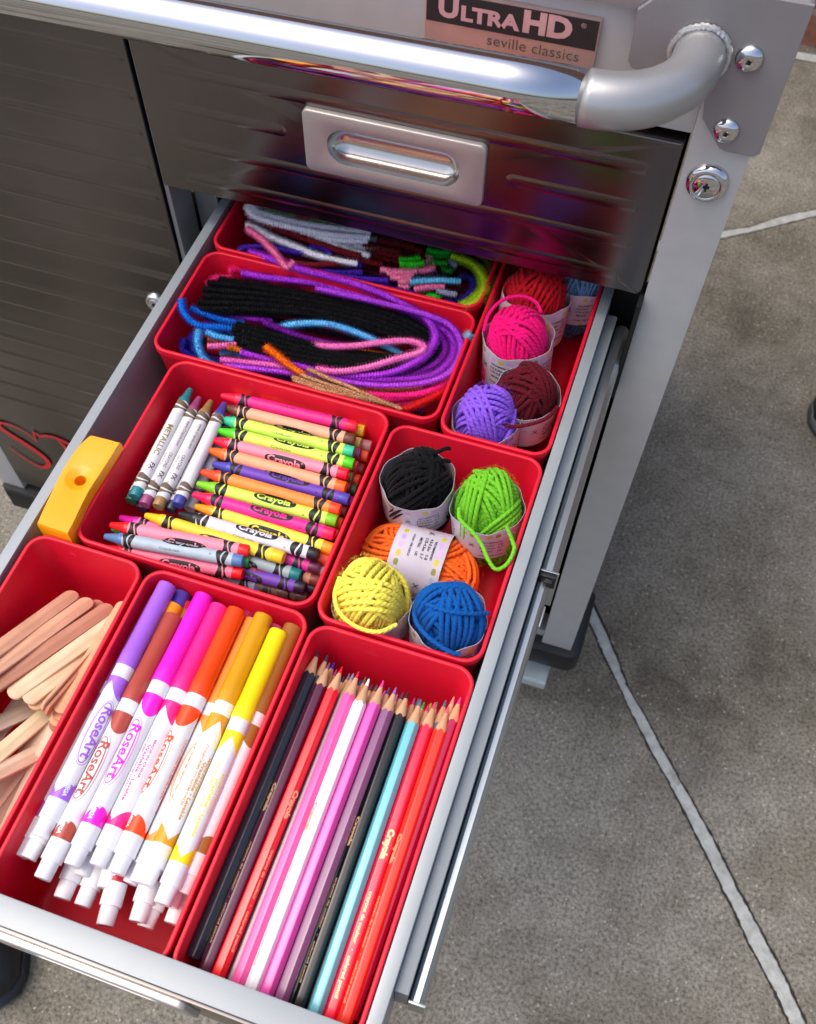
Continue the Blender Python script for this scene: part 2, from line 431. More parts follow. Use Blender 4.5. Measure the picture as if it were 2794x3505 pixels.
def joint(name, poly, h=1.2, wob=.5):
    """thin raised strip of sealant from an outline, one long side then the other back, with ragged edges"""
    k = len(poly) // 2; A = [Vector(p[:2]) for p in poly[:k]]; B = [Vector(p[:2]) for p in poly[k:]][::-1]
    rs = random.Random(len(poly)); PA = []; PB = []
    for i in range(k - 1):
        for q in range(12):
            t = q / 12
            PA.append(A[i].lerp(A[i + 1], t)); PB.append(B[i].lerp(B[i + 1], t))
    PA.append(A[-1]); PB.append(B[-1])
    def ring(d, z, w):
        out = []
        for a, b in zip(PA, PB):
            u = (b - a).normalized(); ja = rs.gauss(0, w); jb = rs.gauss(0, w)
            out.append(((a - u * (d + ja)), (b + u * (d + jb))))
        return out
    mb = MB(); R0 = ring(-2.2, 0, wob); vs = []
    for a, b in R0:
        c = (a + b) / 2
        vs += [(a.x, a.y, -G + .2), (a.x * .9 + c.x * .1, a.y * .9 + c.y * .1, -G + h), (c.x, c.y, -G + h * 1.15), (b.x * .9 + c.x * .1, b.y * .9 + c.y * .1, -G + h), (b.x, b.y, -G + .2)]
    fs = [(i * 5 + j, i * 5 + j + 1, i * 5 + j + 6, i * 5 + j + 5) for i in range(len(R0) - 1) for j in range(4)]
    mb.add(vs, fs); o = mb.build(name, M_joint, off=(0, 0, -G)); o['kind'] = 'structure'; o.location.z = 0
    mb = MB(); R0 = ring(.8, 0, .7); vs = []
    for a, b in R0: vs += [(a.x, a.y, -G + .12), (b.x, b.y, -G + .12)]
    mb.add(vs, [(i * 2, i * 2 + 1, i * 2 + 3, i * 2 + 2) for i in range(len(R0) - 1)])
    d = mb.build('joint_gap', M_dirt, off=(0, 0, -G), smooth=False); d['kind'] = 'structure'
def extend(poly, a, b):
    k = len(poly) // 2; A = list(poly[:k]); B = list(poly[k:])
    def ex(p, q, L): d = (Vector(p) - Vector(q)).normalized(); return tuple(Vector(p) + d * L)
    if a: A = [ex(A[0], A[1], a)] + A; B = B + [ex(B[-1], B[-2], a)]
    if b: A = A + [ex(A[-1], A[-2], b)]; B = [ex(B[0], B[1], b)] + B
    return A + B
joint('expansion_joint', extend(JOINT_A, 500, 1200))
joint('expansion_joint', extend(JOINT_B, 1200, 1500))
joint('expansion_joint', [(-3000, 1411, 0), (3000, 1411, 0), (3000, 1437, 0), (-3000, 1437, 0)])
w = empty('brick_wall', (0, 1500, -G), 'brown brick house wall rising behind the cabinet at the upper right corner', 'wall')
m = MB(); m.box(-3500, 3500, 1450, 1680, -G, 1900); m.build('wall', M_brick, w, off=(0, 1500, -G), smooth=False)

# ---------------------------------------------------------------- cabinet
CO = (-150, 0, -G)
cab = empty('rolling_cabinet', CO, 'silver and stainless steel rolling workbench cabinet with a chrome push bar', 'cabinet')
def part(name, mb, mats, parent=None, **k):
    return mb.build(name, mats, parent or cab, off=CO if (parent or cab) == cab or True else (0, 0, 0), **k)
m = MB()   # body: posts, rails, side panels
m.box(0.8, 33.5, 0, 34, -481, 203.5, b=1.2)                       # right front post
m.box(-673, -643, 0, 34, -481, 203.5, b=1.2)
m.box(-642.8, 0.6, 6, 30, 141.5, 203, b=.8)                      # top front rail
m.box(-642.8, 0.6, 8, 30, -481, -468, b=.8)                      # bottom rail
m.box(31.5, 33.2, 34.2, 560, -481, 203)                            # side panels
m.box(-672.7, -671, 34.2, 560, -481, 203)
m.box(-641, 0, 558, 560, -470, 203)
part('frame', m, M_paint)
m = MB(); m.box(-640, 31.2, 35, 557, -466, -462); m.box(-336, -333, 36, 556, -461, 140); part('inner_floor', m, M_dark)
m = MB(); m.box(-341.5, -338.2, 3, 30, -467.5, 141); m.box(-338, -320, 34.5, 37, -460, 140); part('divider', m, M_bracket)
m = MB()   # worktop with lip
m.box(-673, 35.2, 0.5, 24, 204, 221, b=1); m.box(34.8, 37, -1, 560, 200, 226, b=.6)
part('top_rim', m, M_elbow)
m = MB(); m.box(-672, 34, 25, 559, 203.6, 217.5, b=1); part('worktop', m, M_wood)
def ribface(mb, x0, x1, y, zlist, h=4.3, d=.6):
    """pressed stadium ribs, long rounded bumps standing proud of the panel"""
    for (a, b, z) in zlist:
        rings = []
        for g, dy in ((1.0, 0.02), (.93, -.08 * d), (.8, -.35 * d), (.6, -.7 * d), (.4, -.9 * d), (.05, -d)):
            ring = []
            for k in range(9): t = math.pi / 2 + math.pi * k / 8; ring.append((a + h + h * g * math.cos(t), y + dy, z + h * g * math.sin(t)))
            for k in range(9): t = -math.pi / 2 + math.pi * k / 8; ring.append((b - h + h * g * math.cos(t), y + dy, z + h * g * math.sin(t)))
            rings.append(ring)
        mb.loops(rings, cap1=True)
def rrect(cx, cz, hx, hz, r, yy, K=40):
    out = []
    for q, (sx, sz) in enumerate(((1, 1), (-1, 1), (-1, -1), (1, -1))):
        for k in range(K // 4):
            t = math.pi / 2 * (q + k / (K // 4 - 1)); out.append((cx + sx * (hx - r) + r * math.cos(t), yy, cz + sz * (hz - r) + r * math.sin(t)))
    return out
m = MB()
def bigrect(ins, yy, r): return rrect(-170.75, 83.65, 168.75 - ins, 54.85 - ins, r, yy)
slot = lambda yy: rrect(-168.75, 92.75, 46, 13.5, 13, yy)
m.loops([bigrect(0, 18, 1.2), bigrect(0, 1, 1.2), bigrect(.3, .3, 1), bigrect(1, 0, .8), slot(0), slot(14)])
ribface(m, 0, 0, 0, [(-323, -15, 119), (-323, -240, 93), (-98, -16, 93), (-322, -16, 66.5), (-321, -16, 41)])
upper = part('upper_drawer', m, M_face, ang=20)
def handle(parent, x0, x1, z0, z1, y, dy=-3.2, depth=11.5):
    """recessed pull: plate with a deep rounded slot"""
    mb = MB(); cx, cz = (x0 + x1) / 2, (z0 + z1) / 2; hx, hz = (x1 - x0) / 2, (z1 - z0) / 2; K = 40
    def rr(hx, hz, r, yy):
        out = []
        for q, (sx, sz) in enumerate(((1, 1), (-1, 1), (-1, -1), (1, -1))):
            for k in range(K // 4):
                t = math.pi / 2 * (q + k / (K // 4 - 1)); out.append((cx + sx * (hx - r) + r * math.cos(t), yy, cz + sz * (hz - r) + r * math.sin(t)))
        return out
    F = y + dy
    rings = [rr(hx, hz, 4, y), rr(hx, hz, 4, F + .8), rr(hx - .3, hz - .3, 3.8, F + .25), rr(hx - .9, hz - .9, 3.4, F), rr(hx * .74, hz * .58, hz * .56, F),
             rr(hx * .735, hz * .565, hz * .56, F + .15)]
    mb.loops(rings)
    pl_ = part('handle_plate', mb, M_plate, parent, ang=50)
    mb = MB(); rings = []
    for k in range(11):
        a = k / 10 * math.pi / 2; q = (1 - math.cos(a)) * .93
        rings.append(rr(hx * .735 - hz * .565 * q, hz * .565 * (1 - q), hz * .56 * (1 - q), F + .15 + depth * math.sin(a)))
    mb.loops(rings, cap1=True); part('pull_recess', mb, M_chrome2, parent, ang=180)
M_chrome2 = plain('polished_recess', 'c4c0bc', .2, metal=1, namt=.05)
handle(upper, -227, -110.5, 71.5, 114, 0, -3.8)
# left door
m = MB(); m.box(-641, -343.2, 0, 18, -466, 140, b=1.0)
ribface(m, 0, 0, 0, [(-612, -344.5 - 1, 121 - 26 * k) for k in range(17)], h=4.0, d=.6)
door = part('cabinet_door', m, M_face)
def round_lock(parent, x, z, r, y=0):
    mb = MB()
    mb.lathe([(y, r * 1.02), (y - 1.5, r), (y - 3.5, r * .9), (y - 4.6, r * .74), (y - 4.2, r * .66), (y - 4.0, r * .64)], 36, 0, 'y', (x, 0, z), cap=False)
    mb.lathe([(y - 4.0, r * .62), (y - 4.7, r * .55), (y - 4.7, 0.01)], 36, 0, 'y', (x, 0, z), cap=False)
    lk = part('key_lock', mb, M_chrome, parent, ang=180)
    mb = MB(); mb.box(x - .7, x + .7, y - 5.1, y - 4.75, z - 2.4, z + 2.4); mb.box(x - 1.8, x + 1.8, y - 5.05, y - 4.72, z - .6, z + 1)
    part('keyhole', mb, M_dark, parent)
round_lock(door, -374, -92, 9)
# badge on the door: red script letters
m = MB()
def ribbon(mb, pts, y, wf):
    P = smoothpath([(p[0], 0, p[1]) for p in pts], 1.2); L = len(P); vs = []
    for i, p in enumerate(P):
        t = (P[min(i + 1, L - 1)] - P[max(i - 1, 0)]).normalized(); nn = Vector((-t.z, 0, t.x)); w_ = wf(i / (L - 1))
        vs += [(p.x + nn.x * w_, y, p.z + nn.z * w_), (p.x - nn.x * w_, y, p.z - nn.z * w_)]
    mb.add(vs, [(2 * i, 2 * i + 1, 2 * i + 3, 2 * i + 2) for i in range(L - 1)])
ribbon(m, [(-583, -361), (-590, -352), (-600, -346), (-613, -343.5), (-623, -346), (-625, -353), (-618, -362), (-604, -372), (-591, -383), (-583, -393), (-582, -402), (-587, -410), (-596, -415), (-608, -411), (-619, -402), (-628, -391)], -1.2, lambda t: .9 + 3.2 * math.sin(math.pi * min(1, t)) ** 2)
ribbon(m, [(-583, -363), (-580, -345), (-574, -349), (-566, -345), (-552, -343.5), (-538, -348), (-522, -352)], -1.3, lambda t: .8 + 2.6 * t)
ribbon(m, [(-552, -346), (-547, -354), (-544, -364), (-544, -384), (-548, -404)], -1.4, lambda t: .8 + 3.0 * math.sin(math.pi * t))
part('red_script_badge', m, plain('badge_red', 'd01c28', .35), door)
# lower drawer fronts
for i, (z0, z1) in enumerate(((-118, -80), (-290, -122), (-466, -294))):
    m = MB(); m.box(-337.5, -8, 2, 18, z0, z1, b=.8)
    ribface(m, 0, 0, 2, [(-322, -20, z1 - 22 - 26 * k) for k in range(int((z1 - z0) / 26) - 1)])
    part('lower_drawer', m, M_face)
# logo plate
lp = MB(); lp.box(-152, -58.5, 2.6, 5.9, 164.5, 194.5, b=.5); logo = part('logo_plate', lp, plain('plate_pink_silver', 'c8a8a0', .3, metal=.6))
lp = MB(); lp.box(-151.2, -59.3, 2.1, 2.55, 178.6, 193.8); part('plate_black_band', lp, plain('plate_charcoal', '2c2c2e', .35, metal=.3), logo)
lp = MB()
fl = lambda yy: (lambda x, z: (x, yy, z))
text_flat(lp, 'U', 15, .7, -139, 186.9, fl(1.9), 0, 11); text_flat(lp, 'LTRA', 10.5, .5, -116, 185.2, fl(1.9), 0, 32); text_flat(lp, 'HD', 15, .8, -85.5, 186.9, fl(1.9), 0, 26)
text_flat(lp, '\u00ae', 3.6, 0, -67, 190.5, fl(1.9), 0)
part('raised_lettering', lp, plain('letter_pink_silver', 'd8b4b8', .3, metal=.5), logo)
lp = MB(); text_flat(lp, 'seville classics', 8.2, -.05, -92, 173.6, fl(2.3), 0, 50); part('printed_lettering', lp, M_greyink, logo)
# push bar
m = MB(); m.tube([(x, -55, 191 + (x + 53) * .012) for x in range(-53, -760, -40)], 12.5, 40); bar = part('push_bar', m, M_chrome, ang=180)
pts = []
for k in range(15):
    a = math.pi / 2 * k / 14; pts.append((-50 + 43 * math.sin(a), -12 - 43 * math.cos(a) , 191))
m = MB(); m.tube([(-53.2, -55, 191)] + pts + [(-7, -7, 191), (-7, -3, 191)], 13.0, 40)
elb = part('bar_elbow', m, M_elbow, ang=180)
m = MB()
for k in range(34):
    a = 2 * math.pi * k / 34; rr_ = 14.2 + random.uniform(-.4, .4)
    c = (-7 + rr_ * math.cos(a), -4.3, 191 + rr_ * math.sin(a))
    m.tube([(c[0] - 1.9 * math.sin(a) , c[1] , c[2] + 1.9 * math.cos(a)), (c[0], c[1] - .7, c[2]), (c[0] + 1.9 * math.sin(a), c[1], c[2] - 1.9 * math.cos(a))], 1.6, 8)
part('weld_bead', m, plain('weld_metal', 'c4c4c4', .35, metal=.7, bump=.0002, bscale=500), elb)
# bracket plate
bp = [(-41.7, 206), (-41.0, 180), (-38.5, 176.7), (-21, 176), (1.5, 168), (3.6, 157), (16.5, 142.5), (20, 141.3), (35, 141.3), (37.6, 144), (37.6, 222), (-25, 222)]
m = MB(); m.loops([[(x, -.1, z) for x, z in bp], [(x, -2.6, z) for x, z in bp], [(x * .995, -3, z * .998 + .3) for x, z in bp]], cap1=True)
m.box(35.4, 37.7, -.1, 90, 141.4, 221.8, b=.5)
brk = part('bar_bracket', m, M_bracket)
for (x, z) in ((17.2 * .98, 192.7), (17.4 * .98, 153.4)):
    mb = MB(); mb.lathe([(-3.0, 7.0), (-4.2, 6.8), (-5.6, 5.6), (-6.6, 3.6), (-6.95, 1.4), (-6.2, 1.0), (-5.4, .01)], 28, 0, 'y', (x, 0, z), cap=False)
    part('screw_head', mb, M_chrome, brk, ang=180)
    mb = MB()
    for a in (0.5, 0.5 + math.pi / 2):
        dx, dz = math.cos(a), math.sin(a); ln = 2.9
        mb.add([(x + dx * ln - dz * .5, -6.6, z + dz * ln + dx * .5), (x - dx * ln - dz * .5, -6.6, z - dz * ln + dx * .5), (x - dx * ln + dz * .5, -6.6, z - dz * ln - dx * .5), (x + dx * ln + dz * .5, -6.6, z + dz * ln - dx * .5),
                (x - dz * .5, -7.15, z + dx * .5), (x + dz * .5, -7.15, z - dx * .5)], [(0, 4, 5, 3), (1, 2, 5, 4)])
    part('screw_slot', mb, M_dark, brk)
round_lock(cab, 16.2, 118.7, 11.8)
# bumpers: black corner pieces round the foot of the cabinet
def bumper(x0, x1, y0, name='corner_bumper'):
    mb = MB(); mb.box(x0, x1, y0, 60, -519, -482, b=6); return part(name, mb, M_black)
m = MB()
def slabring(ins, z): return [(x, y, z) for x, y in [(45 - ins - 14 + (14) * math.cos(t), -9 + ins + 14 + 14 * math.sin(t)) for t in [math.pi / 2 * (k / 6 - 1) for k in range(7)]] + [(45 - ins - 7 + 7 * math.cos(t), 83 - ins - 7 + 7 * math.sin(t)) for t in [math.pi / 2 * k / 6 for k in range(7)]] + [(28, 83 - ins), (28, 560), (-667, 560), (-675 + ins, 550), (-675 + ins, 5), (-672, -4), (-666, -9 + ins)]]
m.loops([slabring(5, -519), slabring(1.5, -518), slabring(0, -514.5), slabring(0, -487), slabring(1, -483.5), slabring(3.5, -481.6)], cap0=True, cap1=True)
part('base_bumper', m, M_black)
M_zincd = plain('zinc_plated_bracket', 'c4d0d0', .35, metal=.4, namt=.12, nscale=60)
def caster(x, y):
    mb = MB(); mb.box(x - 24, x + 24, y + 12, y + 72, -524, -519.5, b=1)
    mb.box(x - 17, x - 14, y + 22, y + 72, -592, -524, b=1); mb.box(x + 14, x + 17, y + 22, y + 72, -592, -524, b=1); mb.box(x - 17, x + 16.5, y - 36, y + 40, -546, -541, b=2.4); mb.box(x - 17, x + 16.5, y - 38, y - 34, -556, -543, b=1.8)
    fk = part('caster', mb, M_zincd, ang=40)
    mb = MB(); mb.lathe([(x - 11, 30), (x - 12, 44), (x - 10, 48), (x - 6, 50), (x + 6, 50), (x + 10, 48), (x + 12, 44), (x + 11, 30)], 40, 0, 'x', (0, y + 62, -590)); part('wheel', mb, M_black, fk)
caster(2, 18); caster(-642, 18); caster(2, 520); caster(-642, 520)

# ---------------------------------------------------------------- open drawer (part of the cabinet)
m = MB()
m.box(-314.2, -307.0, -474, 90, -3.2, 0, b=.8)          # left top flange
m.box(-314.2, -312.8, -474, 90, -70, -3.3)
m.box(-308.4, -307.0, -474, 90, -65, -3.3)
m.box(-26.9, -19.8, -474, 90, -3.2, 0, b=.8)            # right top flange
m.box(-26.9, -25.5, -474, 90, -65, -3.3)
m.box(-21.2, -19.8, -474, 90, -70, -3.3)
m.box(-306.8, -27, -474, 90, -66, -64.6)              # floor
dr = part('open_drawer', m, M_drawer)
m = MB(); m.box(-339.5, -2, -476.6, -463.4, .9, 4.2, b=.9); m.box(-339, -2.5, -476.2, -474.8, -96, .8); m.box(-307, -26.8, -474.6, -473.4, -66, .8)
m2 = m; part('drawer_front', m2, M_drawer, dr)
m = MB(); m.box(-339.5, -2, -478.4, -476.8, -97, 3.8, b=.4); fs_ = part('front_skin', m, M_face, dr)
handle(dr, -226, -111.5, -55, -13, -478.6, -3.4, 3.2)
for xa, xb in ((-19.6, -12.6), (-321.6, -314.4)):
    m = MB(); m.box(xa, xb, -441, 20, -56, -13 if xa > -100 else -20, b=.6); part('drawer_runner_cover', m, M_drawer, dr)
def rail(xa, xb, y0, y1, z0, z1, name):
    """C-section slide member, open to one side, with rolled edges"""
    mb = MB(); h = (z1 - z0) / 2; c = (z0 + z1) / 2; w_ = xb - xa
    prof = [(xa, c - h * .72), (xa + w_ * .15, c - h * .98), (xa + w_ * .6, c - h), (xb - w_ * .1, c - h * .86), (xb, c - h * .62), (xb - w_ * .35, c - h * .45), (xb - w_ * .35, c + h * .45),
            (xb, c + h * .62), (xb - w_ * .1, c + h * .86), (xb - w_ * .35, c + h), (xa + w_ * .3, c + h * .99), (xa + w_ * .1, c + h * .92), (xa, c + h * .72)]
    mb.loops([[(x, y, z) for x, z in prof] for y in (y0, y1)], cap0=True, cap1=True)
    mb.box(xa + .3, xb + .8, y0 - 1.4, y0 - .1, z0 + 3, z1 + .6, b=.3)
    return part(name, mb, M_zinc, dr, ang=25)
rail(-12.3, -4.2, -441, -60, -60, -26, 'slide_rail'); rail(-12.4, -1.6, -188, 20, -62, -20, 'slide_rail'); rail(-334, -324, -441, 20, -75, -42, 'slide_rail')
m = MB(); m.box(-12, -1.6, -193, -189.6, -32, -19.6, b=1.2); m.box(-8.5, -3.5, -196, -190, -26, -21, b=1); part('slide_stop', m, M_black, dr)
m = MB(); m.box(-3.9, -2.9, -222, -208, -31, -28, b=.4); part('slide_clip', m, M_elbow, dr)
m = MB(); m.box(-2.2, .6, -10, 10, -60, 28); m.box(-19, -.5, 34.5, 36, -60, 140); part('gap_shade_sheet', m, M_dark)  # black strip and sheet standing in for shade in the gap beside the drawer

# ---------------------------------------------------------------- red bins
def bin_(x0, x1, y0, y1, label, dz=0):
    cx, cy = (x0 + x1) / 2, (y0 + y1) / 2
    root = empty('storage_bin', (cx, cy, -63.5 + dz), label, 'storage bin', 'red plastic organiser bins in the drawer')
    def ring(ins, z, r):
        hx = (x1 - x0) / 2 - ins; hy = (y1 - y0) / 2 - ins; out = []
        for q, (sx, sy) in enumerate(((1, 1), (-1, 1), (-1, -1), (1, -1))):
            for k in range(8):
                t = math.pi / 2 * (q + k / 7); out.append((cx + sx * (hx - r) + r * math.cos(t), cy + sy * (hy - r) + r * math.sin(t), z + dz))
        return out
    mb = MB()
    mb.loops([ring(6.6, -63.4, 9), ring(5.4, -62, 10), ring(1.4, -6, 10.6), ring(1.2, -5.2, 10.8), ring(.35, -5.0, 11.6), ring(.3, -.7, 11.6), ring(.5, -.2, 11.4), ring(.8, 0, 11.1), ring(2.2, 0, 9.8), ring(2.6, -.25, 9.4),
              ring(2.8, -1.0, 9.2), ring(6.4, -57, 9.5), ring(7.6, -60, 8.4), ring(10.2, -61.6, 6)], cap0=True, cap1=True)
    mb.build('bin_shell', M_red, root, off=(cx, cy, -63.5 + dz), ang=60)
    return root
bin_(-303.3, -102.6, -17.6, 82, 'red bin of pipe cleaners half under the upper drawer face')
bin_(-302.3, -101.2, -118.6, -19.2, 'wide red bin holding the folded black pipe cleaners')
bin_(-99.8, -27.2, -123.4, 76, 'long narrow red bin of yarn balls at the back right')
bin_(-281, -128.2, -268.8, -120.2, 'square red bin full of crayons', .5)
bin_(-126.6, -27.4, -271.8, -124.6, 'red bin holding five balls of yarn in the middle of the right side')
bin_(-124.2, -27.1, -471, -273.2, 'red bin of coloured pencils at the front right')
bin_(-227.6, -125.6, -471, -270, 'red bin of felt tip markers in the middle of the front row', -.3)
bin_(-303.4, -229, -471, -270.6, 'narrow red bin of craft sticks at the front left', .2)

# ---------------------------------------------------------------- yellow block
yo = empty('sharpener', (-290, -236, -40), 'yellow plastic block with a round countersunk hole, wedged beside the crayon bin', 'sharpener')
top = [(-298.8, -200.5), (-281.2, -200.2), (-279.4, -202.5), (-280.0, -225), (-280.6, -241), (-278.6, -267.5), (-280.5, -270.3), (-297.5, -269.6), (-299.8, -267.5), (-302.3, -246.5), (-303.9, -227), (-302.8, -211), (-300.4, -202)]
T3 = smoothpath([(x, y, 0) for x, y in top + [top[0]]], 1.6)[:-1]
hc = Vector((-291, -232.5, 0)); nT = len(T3)
def sc(f, z): return [(-290.8 + (p.x + 290.8) * f, -235.5 + (p.y + 235.5) * (f if f > 1 else 1 - (1 - f) * .4), z) for p in T3]
def around(r, z): return [tuple(hc + Vector(((p.x - hc.x), (p.y - hc.y), 0)).normalized() * r + Vector((0, 0, z))) for p in T3]
m = MB(); m.loops([sc(.93, -36), sc(.97, -30), sc(1, 4), sc(.99, 6.6), sc(.95, 7.9), around(9.2, 8.0), around(8.4, 7.8), around(6.2, 6.4), around(4.3, 5.6), around(3.7, 5.2), around(3.5, -6), around(.2, -7)][::-1], cap0=False, cap1=True)
blk = m.build('sharpener_body', M_yellow, yo, off=(-290, -236, -40), ang=40)

